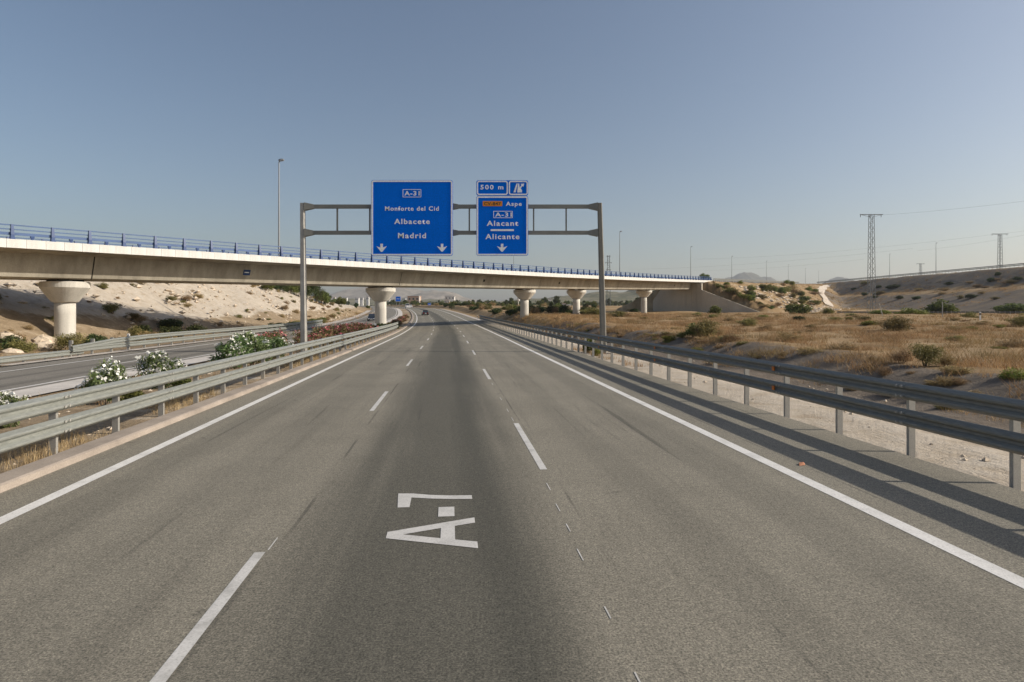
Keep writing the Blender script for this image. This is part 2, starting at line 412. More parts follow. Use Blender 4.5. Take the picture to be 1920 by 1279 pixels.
M['sign_orange'] = weathered('sign_orange', (.72, .25, .012), .06, 1.2, .4, .4, bumps=0)
M['sign_dark'] = weathered('sign_dark', (.05, .04, .03), .06, 1.2, .5, .3, bumps=0)
M['sign_back'] = weathered('sign_back', (.42, .43, .43), .1, 1., .5, .4, .3, bumps=0)
M['amber'] = weathered('amber_reflector', (.62, .16, .012), .15, 8, .3, .5, bumps=0)
M['white_plastic'] = weathered('white_plastic', (.75, .74, .71), .1, 2, .5, .4, bumps=0)
M['black'] = weathered('black_rubber', (.02, .02, .02), .2, 5, .7, .3, bumps=0)
M['bark'] = weathered('bark', (.16, .12, .085), .3, 4, .95, .1, speck=30)
M['rock'] = weathered('limestone', (.60, .50, .385), .25, 1.5, .95, .1, speck=9)
M['oleander'] = foliage('oleander_leaves', [(.05,.08,.025), (.105,.155,.05), (.18,.23,.09), (.26,.29,.15)])
M['fl_white'] = foliage('white_blossom', [(.70,.70,.64), (.84,.83,.80)], .2, .005)
M['fl_pink'] = foliage('pink_blossom', [(.34,.07,.09), (.50,.15,.17), (.48,.26,.24)], .2, .01)
M['oleander_dry'] = foliage('oleander_dry_leaves', [(.05,.06,.022), (.11,.11,.04), (.19,.15,.065), (.25,.14,.075)])
M['green'] = foliage('green_leaves', [(.055,.07,.018), (.125,.15,.035), (.20,.22,.06)])
M['darkgreen'] = foliage('dark_leaves', [(.028,.042,.015), (.06,.08,.027), (.10,.12,.04)])
M['yellowgreen'] = foliage('yellow_green_leaves', [(.10,.12,.022), (.19,.20,.038), (.27,.27,.06)])
M['olive'] = foliage('olive_leaves', [(.11,.10,.032), (.20,.18,.06), (.32,.275,.115)])
M['drybush'] = foliage('dry_twigs', [(.18,.125,.06), (.31,.215,.10), (.43,.31,.155)], .15, .015)
M['straw'] = foliage('straw_blades', [(.22,.13,.055), (.38,.235,.11), (.52,.36,.19), (.34,.25,.12)], .3, .01, .45)
M['straw_pale'] = foliage('pale_straw_blades', [(.28,.19,.10), (.44,.31,.17), (.55,.42,.26)], .3, .01)
M['build_white'] = weathered('white_render', (.74, .72, .68), .08, .05, .85, .2, speck=2, bumps=0)
M['build_tan'] = weathered('tan_render', (.48, .33, .24), .1, .05, .85, .2, speck=2, bumps=0)
M['roof'] = weathered('roof_tile', (.33, .17, .11), .2, .2, .9, .1, speck=3, bumps=0)
M['roof_grey'] = weathered('roof_sheet', (.52, .52, .52), .1, .2, .6, .3, speck=3, bumps=0)
M['glass'] = weathered('window_glass', (.03, .04, .05), .1, 1, .1, .6, bumps=0)
M['car_dark'] = weathered('dark_car_paint', (.022, .018, .020), .05, 1, .25, .6, bumps=0)
M['car_blue'] = weathered('blue_car_paint', (.045, .055, .085), .05, 1, .25, .6, .3, bumps=0)
M['car_white'] = weathered('white_car_paint', (.78, .78, .77), .04, 1, .3, .5, bumps=0)
M['red_light'] = weathered('tail_light', (.35, .012, .01), .05, 3, .25, .5, bumps=0)
M['clear_light'] = weathered('head_light', (.70, .70, .68), .05, 3, .2, .5, bumps=0)
M['leaf_litter'] = weathered('dry_leaf', (.48, .22, .13), .2, 6, .8, .2, bumps=0)

# ================================================================== SETTING
# ---- terrain sheet round the motorway
def seq(*parts): return np.unique(np.round(np.concatenate([np.arange(a, b, c) for a, b, c in parts]), 4))
gs = seq((-60, 0, 4), (0, 130, 1.0), (130, 200, 1.3), (200, 460, 2.6), (460, 921, 23))
gt = np.concatenate([seq((-210, -60, 6), (-60, -20.4, .85)), [-20.35, -20.0, -13.65, -12.2, -11, -9.6, -8.4, -7.4, -6.62, -6.3], [7.6, 7.9, 8.3],
                     seq((8.8, 24, .55), (24, 90, 1.3), (90, 420, 3.2))])
SS, TT = np.meshgrid(gs, gt, indexing='ij')
XX, YY = st2xy(SS, TT)
ZZ = height(SS, TT, XX, YY)
tl = toe_l(SS); trr = toe_r(SS)
rel = np.clip((tl - TT)/19, 0, 1)
pale = np.zeros_like(SS); grass = np.zeros_like(SS); darks = np.zeros_like(SS)
nz = np.zeros_like(SS); amp = np.zeros_like(SS)
it = np.nditer(SS, flags=['multi_index'])
for k in np.ndindex(SS.shape):
    t = TT[k]; s = SS[k]
    if -6.35 < t < 7.95 or -20.1 < t < -12.1: continue
    if t < -20: a = .75*min(1, max(0, (-t-21)/5)); 
    elif t < 0: a = .12
    elif t < 10: a = .02
    elif t < 60: a = .22*min(1, (t-9)/6)
    else: a = .42
    x = XX[k]; y = YY[k]
    sc = .11 if t < -20 else (.22 if t < 60 else .13)
    nz[k] = a*fbm(x, y, sc, 4, 3.1)
    if t < -20 and rel[k] > .02: nz[k] += .42*min(1, rel[k]*3)*fbm(s*.55, t*.07, .9, 4, 9.) + .10*fbm(s, t, 1.7, 2, 4.)
ZZ = ZZ + nz
ml = (TT < -20)
pale[ml] = (.18 + .82*sm((rel - .14 - .12*sm((60 - SS)/12))*7) - .5*sm((rel - .84)*7))[ml]
grass[ml] = (.62*sm((rel - .82)*7) + .25*sm((SS - 150)/60) + .3*sm((.14 - rel)*8))[ml]
mm = (TT > -12.5) & (TT < -6); grass[mm] = .40; pale[mm] = .36
mr = TT > 7
pale[mr] = (np.where(TT < trr - 1.0, 1.05 - .45*sm((TT - 9.8)/4), 0))[mr]
dk = (TT > trr - 1.2) & (TT < trr + 4.8) & mr
darks[dk] = (1.05*sm((95 - SS)/25))[dk]; darks[dk & (TT > trr + 3.6)] *= .45
gr = (TT >= trr + 3.8) & mr; grass[gr] = .95
grass[mr & (SS > 75) & (TT > trr - .8)] = .9
qx = XX - E2A[0]; qy = YY - E2A[1]; qv = qx*E2N[0] + qy*E2N[1]; bsx = (XX-BO[0])*BD[0] + (YY-BO[1])*BD[1]; bux = (XX-BO[0])*BR[0] + (YY-BO[1])*BR[1]
f2 = (qv < 52) & mr & (TT > 70) & (bux > 8)
grass[f2] = .42; darks[f2] = .62
bench = f2 & (qv > 17) & (qv < 27.5); grass[bench] = .95; darks[bench] = .05
b1 = (bsx > 160) & (bux > 0) & (bux < 38) & mr & ~f2; grass[b1] = .8; pale[b1] = .30; darks[b1] = .25
ZZ = np.where((TT > -6.25) & (TT < 7.85), ZZ - .25, ZZ)
uvst = np.stack([TT, SS], -1)
ground = link('ground', grid_mesh('ground', np.stack([XX, YY, ZZ], -1), uvst, np.stack([pale, grass, darks], -1)), M['ground'])
structure(ground, 'dry stony ground and cut slopes beside the motorway')

# ---- wide plain with hills out to the horizon
def hill_add(x, y):
    return 0.
far_r = np.concatenate([[0.5, 300, 600, 800], np.geomspace(900, 6600, 46)])
far_a = np.concatenate([np.linspace(-180, -62, 30), np.linspace(-60, 60, 181), np.linspace(62, 180, 30)])
RR, AA = np.meshgrid(far_r, far_a, indexing='ij')
fx = RR*np.sin(np.radians(AA)); fy = RR*np.cos(np.radians(AA))
fz = np.where(RR < 700, -2.6, np.where(RR < 900, zr(RR) - .5, 11. + (RR - 900)*.0105))
for k in np.ndindex(RR.shape):
    if RR[k] > 850: fz[k] += fbm(fx[k], fy[k], .0011, 4, 1.7)*(3 + (RR[k]-850)*.0045)
far = link('plain', grid_mesh('plain', np.stack([fx, fy, fz], -1)[:, ::-1]), M['far']); structure(far, 'wide dry plain reaching the horizon')

def hill(name, D, pts, depth, mat, label, n=90, rough_=.05, seed=2.):
    px = np.array([p[0] for p in pts], float); py = np.array([p[1] for p in pts], float)
    xs = np.linspace(px[0], px[-1], n); top = np.interp(xs, px, py)
    rows = np.linspace(-1, 1, 31); P = np.zeros((n, 31, 3))
    base = HOR - (fz_at(D) - CAMZ)/D*F
    for i, xp in enumerate(xs):
        H = (base - top[i])/F*D
        for j, v in enumerate(rows):
            Y = D + v*depth; X = (xp - CX)/F*D
            env = max(0., 1 - abs(v))**.85
            nn = fbm(X, Y, 4.5/depth, 5, seed)*rough_*max(H, 10)*2.2
            P[i, j] = (X*(1 + .0*v), Y, fz_at(D) - 6 + (H + 6)*env + nn*env)
    o = link(name, grid_mesh(name, P), mat); structure(o, label); return o
def fz_at(r): return 11. + max(0, r - 900)*.0105
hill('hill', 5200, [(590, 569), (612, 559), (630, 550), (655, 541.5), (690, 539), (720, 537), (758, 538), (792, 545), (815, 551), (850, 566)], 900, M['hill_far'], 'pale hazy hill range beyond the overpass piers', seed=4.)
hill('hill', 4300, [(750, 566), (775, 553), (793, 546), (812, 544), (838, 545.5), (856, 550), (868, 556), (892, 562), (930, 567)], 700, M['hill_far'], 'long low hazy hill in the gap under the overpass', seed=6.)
hill('hill', 1900, [(930, 568), (985, 560), (1020, 559), (1050, 556), (1085, 553.5), (1110, 549), (1145, 548.5), (1170, 545), (1190, 538), (1225, 533), (1275, 540), (1330, 556)], 420, M['hill_green'], 'scrubby green and grey hill behind the abutment', seed=8., rough_=.09)
hill('hill', 5600, [(1310, 545), (1345, 525), (1365, 519.5), (1380, 515), (1396, 511.5), (1412, 514), (1425, 519), (1450, 525), (1490, 540)], 800, M['hill_dark'], 'bluish cone shaped hill above the ramp', seed=3.)
hill('hill', 5600, [(1515, 545), (1545, 530), (1560, 523), (1575, 519.5), (1588, 522), (1605, 529), (1640, 540)], 800, M['hill_dark'], 'small bluish hill top beside the dirt track', seed=5.)
hill('hill', 2600, [(560, 575), (600, 566), (640, 563), (700, 562), (760, 563), (830, 562), (900, 564), (960, 566), (1010, 570)], 500, M['hill_green'], 'low wooded rise before the hazy hills', seed=12., rough_=.2)

# ---- carriageways
def strip(name, s_arr, t0f, t1f, dz, mat, nt_=2, label=None, parent=None):
    ts = np.linspace(0, 1, nt_); P = np.zeros((len(s_arr), nt_, 3)); UV = np.zeros((len(s_arr), nt_, 2))
    for j, f_ in enumerate(ts):
        a = t0f(s_arr) if callable(t0f) else np.full(len(s_arr), t0f, float)
        b = t1f(s_arr) if callable(t1f) else np.full(len(s_arr), t1f, float)
        t = a + (b - a)*f_; x, y = st2xy(s_arr, t)
        P[:, j, 0] = x; P[:, j, 1] = y; P[:, j, 2] = zr(s_arr) + dz; UV[:, j, 0] = t; UV[:, j, 1] = s_arr
    o = link(name, grid_mesh(name, P, UV), mat, parent)
    if parent is None: structure(o, label)
    return o
rs = seq((-40, 60, 4), (60, 420, 3), (420, 921, 20))
road = strip('road', rs, -6.18, 7.95, 0., M['asphalt'], 9, 'three lane grey motorway carriageway with darker worn middle lane')
opp = strip('opposite_road', rs, -20.05, lambda s: tin(s) + .02, .0, M['asphalt_opp'], 7, 'opposing carriageway beyond the planted median')
strip('median_strip', rs, lambda s: tin(s), lambda s: tin(s) + 1.35, .02, M['strip_white'], 2, 'pale concrete strip along the opposing carriageway')
strip('verge_strip', np.arange(126, 262, 3.), 7.97, lambda s: np.interp(s, [126, 140, 262], [9.4, 9.2, 8.6]), .05, M['white_concrete'], 2, 'pale concrete gutter along the right edge past the barrier end')
strip('verge_strip', np.arange(30, 230, 3.), lambda s: np.interp(s, [30, 100, 230], [-20.8, -21.9, -21.6]), -20.07, .05, M['white_concrete'], 2, 'pale concrete gutter along the outer edge of the opposing carriageway')
# kerb of the median (a real step) laid as one continuous extruded edging
kb = MB(); prof = [(-6.15, -.1), (-6.18, .09), (-6.22, .11), (-6.6, .11), (-6.63, .08), (-6.63, -.1)]
for a in range(len(rs) - 1): pass
rings = []
for s in rs:
    ring = []
    for t, dz in prof:
        x, y = st2xy(s, t); ring.append((float(x), float(y), float(zr(s)) + dz))
    rings.append(ring)
kb.loft(rings, cap=True); structure(link('kerb', kb.mesh('kerb'), M['kerb']), 'pale concrete kerb along the median side of the road')

def mark(parent, name, s0, s1, t0, t1, dz=.004, step=2.0, mat='paint'):
    n = max(2, int((s1 - s0)/step) + 1); s = np.linspace(s0, s1, n)
    return strip(name, s, t0, t1, dz, M[mat], 2, parent=parent)
mark(road, 'edge_line', -10, 600, -5.44, -5.25, step=3.)
mark(road, 'edge_line', -10, 600, 5.15, 5.36, step=3.)
for k in range(-1, 22):
    a = 2.75 + 12.75*k; mark(road, 'lane_dash', a, a + 3.75, -2.015, -1.905, mat='paint_dash')
    a = 9.45 + 12.9*k; mark(road, 'lane_dash', a, a + 4.0, 1.425, 1.54, mat='paint_dash')
for a, l, t in ((3.95, .12, 1.27), (4.8, .2, 1.30), (5.95, .3, 1.33), (6.75, .25, 1.36), (7.45, .3, 1.37), (8.35, .35, 1.40), (13.7, .5, 1.45), (15.0, .5, 1.46), (17.0, .6, 1.46), (20.5, .7, 1.47), (6.55, .35, -1.9), (18.4, .0, 0)):
    if l: mark(road, 'thin_stroke', a, a + l, t, t + .013, .004, 1, 'paint_dash')
mark(opp, 'edge_line', -10, 400, -18.62, -18.48, step=3.)
so = np.linspace(-10, 400, 140); strip('edge_line', so, lambda s: tin(s) - .55, lambda s: tin(s) - .40, .004, M['paint'], 2, parent=opp)
for k in range(-1, 18):
    a = 5 + 12.8*k; mark(opp, 'lane_dash', a, a + 3.9, -16.05, -15.93)

# ---- closed box of faint haze
hz = MB().box(-7600, 7600, -6900, 7400, -8, 460)
hm = bpy.data.materials.new('haze'); hm.use_nodes = True; hm.node_tree.nodes.clear()
ho = hm.node_tree.nodes.new('ShaderNodeOutputMaterial'); hv = hm.node_tree.nodes.new('ShaderNodeVolumePrincipled')
hv.inputs['Color'].default_value = (.86, .90, .96, 1); hv.inputs['Density'].default_value = 0.95e-4; hv.inputs['Anisotropy'].default_value = .25
hm.node_tree.links.new(hv.outputs[0], ho.inputs['Volume'])
stuff(link('haze', hz.mesh('haze'), hm), 'pale summer haze over the plain')

# ================================================================== OVERPASS
U0 = -10.2
br = thing('overpass', 'long concrete overpass with blue railing crossing above the motorway', 'overpass', (*bxy(0, -5), 0.))
BL = tuple(br.location)
PIERS = [5.0, 41.0, 76.2, 96.0, 132.7]; S_END = 176.0; S_BEG = -46.0
def bring(s, sec): return [(*bxy(s, u), float(btop(s)) + z) for u, z in sec]
def sframe(a, b, step=3.): return np.linspace(a, b, max(2, int((b-a)/step) + 1))
deck_sec = [(-.05, -.62), (-.05, -.32), (U0 + .05, -.32), (U0 + .05, -.62), (U0 + 2.0, -.80), (-2.0, -.80)]
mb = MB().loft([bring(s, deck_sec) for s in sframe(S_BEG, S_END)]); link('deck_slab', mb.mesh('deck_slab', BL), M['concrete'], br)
sur = MB().loft([bring(s, [(-.6, -.318), (-.6, -.24), (U0 + .6, -.24), (U0 + .6, -.318)]) for s in sframe(S_BEG, S_END)]); link('road_surface', sur.mesh('road_surface', BL), M['asphalt_side'], br)
girder_sec = [(-2.15, -.802), (-2.75, -2.62), (-2.95, -2.70), (U0 + 2.95, -2.70), (U0 + 2.75, -2.62), (U0 + 2.15, -.802)]
cuts = [S_BEG] + [p + 1.1 for p in PIERS] + [162.0]
for a, b in zip(cuts[:-1], cuts[1:]):
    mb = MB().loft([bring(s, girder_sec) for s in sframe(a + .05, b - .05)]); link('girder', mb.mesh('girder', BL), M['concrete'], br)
    jn = MB().loft([bring(s, [(u + (-.06 if u > -5 else .06), z + .03*(z < -1)) for u, z in girder_sec]) for s in (b - .06, b + .06)])
    if b < 160: link('girder_joint', jn.mesh('girder_joint', BL), M['joint'], br)
# coping: separate precast panels along the near edge, one plain run on the far edge
PL = 1.2
cop = MB().loft([[(x, .0, -.62), (x, .06, -.62), (x, .06, .0), (x, .0, .03), (x, -.42, .03), (x, -.42, -.12), (x, -.05, -.32)] for x in (0.006, PL - .014)])
cop_me = cop.mesh('coping_panel'); cop_me.materials.append(M['coping'])
s = S_BEG; i = 0
while s < S_END - .1:
    x, y = bxy(s, 0); z = float(btop(s)); sl = math.atan2(float(btop(s + PL)) - z, PL)
    o = link('coping_panel', cop_me, None, br, (x - BL[0], y - BL[1], z), (0, -sl, math.pi/2 - BPHI)); 
    o.rotation_euler = (0, -sl, math.atan2(BD[1], BD[0])); o.scale = (1, -1, 1)
    s += PL; i += 1
# far edge and railings
mb = MB().loft([bring(s, [(U0, -.62), (U0 - .06, -.62), (U0 - .06, 0), (U0, .03), (U0 + .42, .03), (U0 + .42, -.12), (U0 + .05, -.32)]) for s in sframe(S_BEG, S_END)])
link('coping_edge', mb.mesh('coping_edge', BL), M['coping'], br)
post = MB()      # tapering blue fin, 1.05 m high; local x along the bridge, y outwards
post.loft([[(-.13, -.18, 0), (.13, -.18, 0), (.13, .16, 0), (-.13, .16, 0)], [(-.11, -.16, .35), (.11, -.16, .35), (.11, .13, .35), (-.11, .13, .35)],
           [(-.075, -.06, 1.10), (.075, -.06, 1.10), (.075, .08, 1.10), (-.075, .08, 1.10)]])
post.box(-.17, .17, -.22, .18, -.01, .03)
post_me = post.mesh('railing_post'); post_me.materials.append(M['blue_rail'])
stub = MB().box(-.07, .07, -.06, .06, 0, .30); stub.box(-.12, .12, -.09, .09, .18, .30); stub_me = stub.mesh('rail_stub'); stub_me.materials.append(M['blue_rail'])
ROT = math.atan2(BD[1], BD[0])
for side, uu in ((1, -.2), (-1, U0 + .2)):
    for n in range(-18, 71):
        s = 2.5*n
        if s < S_BEG + .3 or s > S_END - .2: continue
        x, y = bxy(s, uu); z = float(btop(s)) + .03
        link('railing_post', post_me, None, br, (x - BL[0], y - BL[1], z), (0, 0, ROT))
        if side == -1 and s > 60: continue
        x, y = bxy(s + 1.25, uu - .1*side); z = float(btop(s + 1.25)) + .03
        link('rail_stub', stub_me, None, br, (x - BL[0], y - BL[1], z), (0, 0, ROT))
    for z0, hh, ww in ((1.0, .09, .07), (.69, .08, .06), (.30, .21, .05)):
        mb = MB().loft([bring(s, [(uu - ww/2 - .05, z0 + .03), (uu + ww/2 - .05, z0 + .03), (uu + ww/2 - .05, z0 + hh + .03), (uu - ww/2 - .05, z0 + hh + .03)]) for s in sframe(S_BEG, S_END)])
        link('guard_rail', mb.mesh('guard_rail', BL), M['rail_light'], br)
# piers: round shaft, flared capital with a rim, bearings
def sup(a, b, z, n=40, e=2.6):
    out = []
    for k in range(n):
        th = 2*math.pi*k/n; c, s_ = math.cos(th), math.sin(th)
        out.append((a*math.copysign(abs(c)**(2/e), c), b*math.copysign(abs(s_)**(2/e), s_), z))
    return out
for p in PIERS:
    x, y = bxy(p, -5.1); zt = float(btop(p)) - 2.70 - .17; z0 = gz(x, y) - .6
    def tr(ring): # local x along bridge, y across
        return [(x + q[0]*BD[0] - q[1]*BD[1]*1 - BL[0], y + q[0]*BD[1] + q[1]*BD[0] - BL[1], q[2]) for q in ring]
    ch = 1.75
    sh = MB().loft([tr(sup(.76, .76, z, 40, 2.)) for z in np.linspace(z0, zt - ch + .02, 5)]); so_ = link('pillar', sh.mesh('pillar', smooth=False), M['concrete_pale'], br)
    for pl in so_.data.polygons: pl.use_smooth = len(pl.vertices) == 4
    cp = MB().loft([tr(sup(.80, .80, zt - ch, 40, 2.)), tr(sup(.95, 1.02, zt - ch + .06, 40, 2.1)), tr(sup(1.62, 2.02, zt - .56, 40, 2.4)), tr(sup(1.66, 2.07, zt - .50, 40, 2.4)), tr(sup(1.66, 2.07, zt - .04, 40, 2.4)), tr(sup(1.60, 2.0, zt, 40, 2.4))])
    co_ = link('capital', cp.mesh('capital'), M['concrete_pale'], so_)
    for pl in co_.data.polygons: pl.use_smooth = False
    for qx_ in (-.55, .55):
        for qy_ in (-1.15, 1.15):
            bb = MB().loft([tr([(qx_-.3, qy_-.35, z), (qx_+.3, qy_-.35, z), (qx_+.3, qy_+.35, z), (qx_-.3, qy_+.35, z)]) for z in (zt + .001, zt + .20)])
            link('bearing', bb.mesh('bearing'), M['black'], so_)
# small plates and drains on the girder side
def on_web(s, f_): # point on the near web face
    u = -2.15 - .6*f_; z = -.80 - 1.82*f_; return (*bxy(s, u + .02), float(btop(s)) + z)
def web_plate(s, f0, f1, w, mat, nm):
    a = [on_web(s, f1), on_web(s + w, f1), on_web(s + w, f0), on_web(s, f0)]
    back = [(p_[0] - .03*BR[0], p_[1] - .03*BR[1], p_[2]) for p_ in a]; front = [(p_[0] + .02*BR[0], p_[1] + .02*BR[1], p_[2]) for p_ in a]
    link(nm, MB().loft([back, front]).mesh(nm, BL), mat, br)
web_plate(19.6, .30, .60, .75, M['blue_rail'], 'number_plate'); web_plate(19.72, .42, .48, .5, M['sign_white'], 'plate_line')
for s_ in (60.2, 84.0, 103.5, 148.0): web_plate(s_, .32, .52, .45, M['joint'], 'drain_outlet')

# ---- abutment wall, one front face with a wing falling to the right
aw = thing('abutment_wall', 'grey brown concrete abutment wall with sloping wing under the overpass end', 'wall', (*bxy(163.2, 0), 0.))
AL = tuple(aw.location)
def wall_pt(s, u, z): x, y = bxy(s, u); return (x, y, z)
us = [-14.5, -11.5, -10.8, .6, .61, 2.0, 9.0, 16.0, 20.0]
def wtop(u):
    zt = float(btop(163)) - .85
    if u < -10.8: return zt - (-10.8 - u)*1.4
    return zt if u <= .6 else max(1.2, 8.9 - (u - 1.0)*.405)
pan = 1.5; uu = -14.4 + .0
while uu < 21.0:                                    # precast facing in columns of panels
    h0 = 1.0; row = 0
    zt = min(wtop(uu), wtop(uu + pan))
    while h0 < zt - .05:
        h1 = min(h0 + 1.5, zt); e = .015
        a = [wall_pt(162.9, uu + e, h0 + e), wall_pt(162.9, uu + pan - e, h0 + e)]
        ta = wtop(uu + e) if h1 >= zt else h1; tb = wtop(uu + pan - e) if h1 >= zt else h1
        a += [wall_pt(162.9, uu + pan - e, tb - e), wall_pt(162.9, uu + e, ta - e)]
        b_ = [(q[0] + BD[0]*.25, q[1] + BD[1]*.25, q[2]) for q in a]
        link('wall_panel', MB().loft([a, b_]).mesh('wall_panel', AL), M['wall'], aw); h0 = h1; row += 1
    uu += pan
bk = MB().loft([[wall_pt(s_, u, .5) for u in us] + [wall_pt(s_, u, wtop(u) - .04) for u in us[::-1]] for s_ in (163.03, 163.9)])
link('wall_core', bk.mesh('wall_core', AL), M['wall'], aw)
ww = MB().loft([[(*bxy(s_, -.08 if u else -.38), z) for s_, z in ((163.95, float(btop(163)) - 2.6), (S_END, float(btop(S_END)) - 1.6), (S_END, float(btop(S_END)) - .85), (163.95, float(btop(163)) - .85))] for u in (0, 1)])
link('wing_wall', ww.mesh('wing_wall', AL), M['wall'], aw)
ep = MB(); x, y = bxy(S_END - 1.2, -.3); ep.loft([[(*bxy(s_, u), z) for s_, u in ((S_END - 1.5, -.5), (S_END - .9, -.5), (S_END - .9, .05), (S_END - 1.5, .05))] for z in (float(btop(S_END)) - 3.4, float(btop(S_END)) - 1.65)])
link('drain_pipe', ep.mesh('drain_pipe', AL), M['white_concrete'], aw)

# ================================================================== CRASH BARRIERS
wp = [(0, .155), (.022, .143), (.078, .105), (.083, .085), (.078, .062), (.018, .018), (.018, -.018), (.078, -.062), (.083, -.085), (.078, -.105), (.022, -.143), (0, -.155)]
def beam_me(name, mat):
    mb = MB(); ring = [(-y, z) for y, z in wp] + [(-y + .006, z) for y, z in wp[::-1]]
    mb.loft([[(x, y, z) for y, z in ring] for x in (0., 1.)]); me = mb.mesh(name); me.materials.append(mat); return me
def cpost_me(name, h, mat):
    mb = MB(); pr = [(-.06, -.03), (.06, -.03), (.06, .0), (.054, .0), (.054, -.024), (-.054, -.024), (-.054, .03), (.06-.03, .03), (.03, .036), (-.06, .036)]
    mb.loft([[(y, x, z) for x, y in pr] for z in (-.4, h)], cap=True); me = mb.mesh(name); me.materials.append(mat); return me
def block_me(name, mat):
    mb = MB(); mb.box(-.045, .045, -.10, .0, -.09, .09); mb.box(-.02, .02, -.115, -.10, -.05, .05); me = mb.mesh(name); me.materials.append(mat); return me
bolt_me = MB().tube((0, -.012, 0), (0, .012, 0), .026, .024, 6).mesh('bolt'); bolt_me.materials.append(M['post'])
def barrier(label, nodes, heights, face, h_post, bm_, pm_, kk_, ends=True, halfposts=True, group=None, bolts=False, lift=None):
    """nodes: base points along the run; face=+1 beams on the right of the walking direction"""
    o = thing('crash_barrier', label, 'crash barrier', nodes[0], group=group); L0 = nodes[0]
    for i in range(len(nodes) - 1):
        a = Vector(nodes[i]); b = Vector(nodes[i+1]); d = b - a; hd = math.atan2(d.y, d.x); ln = d.length; pit = math.asin(d.z/ln)
        nrm = Vector((math.sin(hd), -math.cos(hd), 0))*face
        d0 = d
        for hi_, hgt in enumerate(heights):
            if lift is not None and hi_ == len(heights) - 1:
                l0, l1 = lift(i), lift(i+1); d = d0 + Vector((0, 0, l1 - l0)); pit = math.asin(d.z/d.length); hgt = hgt + l0
            off = nrm*(.14 + (.007 if i % 2 else 0.)); p = a + off + Vector((0, 0, hgt)) - Vector(L0) - d.normalized()*.12
            link('rail_beam', bm_, None, o, p, (0, -pit, hd), (ln + .24, face, 1))
            if bolts and i < 9:
                for q in (-.06, .06):
                    for zq in (-.085, .085):
                        link('bolt', bolt_me, None, o, a + nrm*.235 + Vector((0, 0, hgt + zq)) + d.normalized()*q - Vector(L0), (0, 0, hd))
        d = d0
        pts = [a] + ([a + d*.5] if halfposts else [])
        if i == len(nodes) - 2: pts.append(b)
        for p in pts:
            link('post', pm_, None, o, p - Vector(L0), (0, 0, hd), (1, face, 1))
            for hgt in heights: link('spacer', kk_, None, o, p + nrm*.035 + Vector((0, 0, hgt)) - Vector(L0), (0, 0, hd), (1, face, 1))
    return o, L0
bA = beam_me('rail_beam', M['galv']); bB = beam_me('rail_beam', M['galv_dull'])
pR = cpost_me('post', 1.22, M['post']); pL = cpost_me('post', 1.0, M['post']); kA = block_me('spacer', M['post'])
def nodes_st(ss, tt, dz=0.):
    out = []
    for s in ss:
        t = tt(s) if callable(tt) else tt; x, y = st2xy(s, t); z = float(zr(s)) + dz; out.append((float(x), float(y), z))
    return out
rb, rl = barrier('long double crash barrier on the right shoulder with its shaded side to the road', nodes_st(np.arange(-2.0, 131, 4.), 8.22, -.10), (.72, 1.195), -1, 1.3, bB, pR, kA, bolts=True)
# amber reflectors on both rails
refl = MB(); refl.prism([(-.05, -.05), (.05, -.05), (.05, .05), (-.05, .05)], -.012, .012); refl_me = refl.mesh('reflector'); refl_me.materials.append(M['amber'])
for s in (14.2, 22.9, 31.8, 40.5, 49.2, 58.):
    for hgt in (.62, 1.095):
        x, y = st2xy(s, 7.985); link('reflector', refl_me, None, rb, (float(x) - rl[0], float(y) - rl[1], hgt + float(zr(s)) - .1 + .1 - rl[2] - .1 + .1), (0, 0, math.pi/2 - float(phi_of(s)) + .0))
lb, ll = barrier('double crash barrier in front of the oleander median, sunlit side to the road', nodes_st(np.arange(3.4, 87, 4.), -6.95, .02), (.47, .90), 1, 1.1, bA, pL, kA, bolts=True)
def opp_t(s): return float(np.interp(s, [-10, 16, 19, 22, 30, 34, 150], [-21.2, -21.0, -20.8, -20.9, -21.0, -20.6, -20.4]))
barrier('double crash barrier along the far side of the opposing carriageway before the pale bank', nodes_st(np.arange(35.2, 104, 4.), opp_t, -.05), (.48, .90), 1, 1.1, bA, pL, kA, lift=lambda i: (-.34, -.12, -.02)[i] if i < 3 else 0.)
barrier('low single crash barrier dipping to its end at the left edge before the first pier', nodes_st(np.array([16, 19.5, 23., 26.6, 30.2, 33.4, 36.2]), lambda s: float(np.interp(s, [16, 26, 31, 36], [-22.4, -20.9, -20.7, -20.75])), -.05), (.33,), 1, 1.1, bA, cpost_me('post', .42, M['post']), kA)
# guard rail of the side road, thin far rail on the ramp crests
def px_nodes(pts, n):
    P = np.array([ray(px, py, Z) for px, py, Z in pts]); d = np.concatenate([[0], np.cumsum(np.linalg.norm(np.diff(P, axis=0), axis=1))])
    q = np.linspace(0, d[-1], n); return [tuple(float(np.interp(v, d, P[:, k])) for k in range(3)) for v in q]
sr = px_nodes([(1570, 592, 140), (1740, 592, 128), (1935, 593, 112)], 22); sr = [(x, y, gz(x, y) - .02) for x, y, z in sr]
barrier('weathered low guard rail along the side road beyond the dry grass', sr, (.58,), -1, .8, bB, cpost_me('post', .78, M['post']), kA)
crest2 = []
for q in np.linspace(-25, 265, 60):
    x, y = E2A + E2D*q + E2N*.3; crest2.append((float(x), float(y), gz(x, y)))
barrier('guard rail on the crest of the terraced embankment', crest2, (.85, 1.35), 1, 1.4, bB, cpost_me('post', 1.45, M['post']), kA)
crest1 = []
for q in np.arange(S_END + .3, 330, 4.5):
    x, y = bxy(q, .3); crest1.append((float(x), float(y), gz(x, y)))
barrier('short railing on the scrubby fill where the overpass ends', crest1, (.62, 1.0), 1, 1.1, bB, cpost_me('post', 1.1, M['post']), kA)
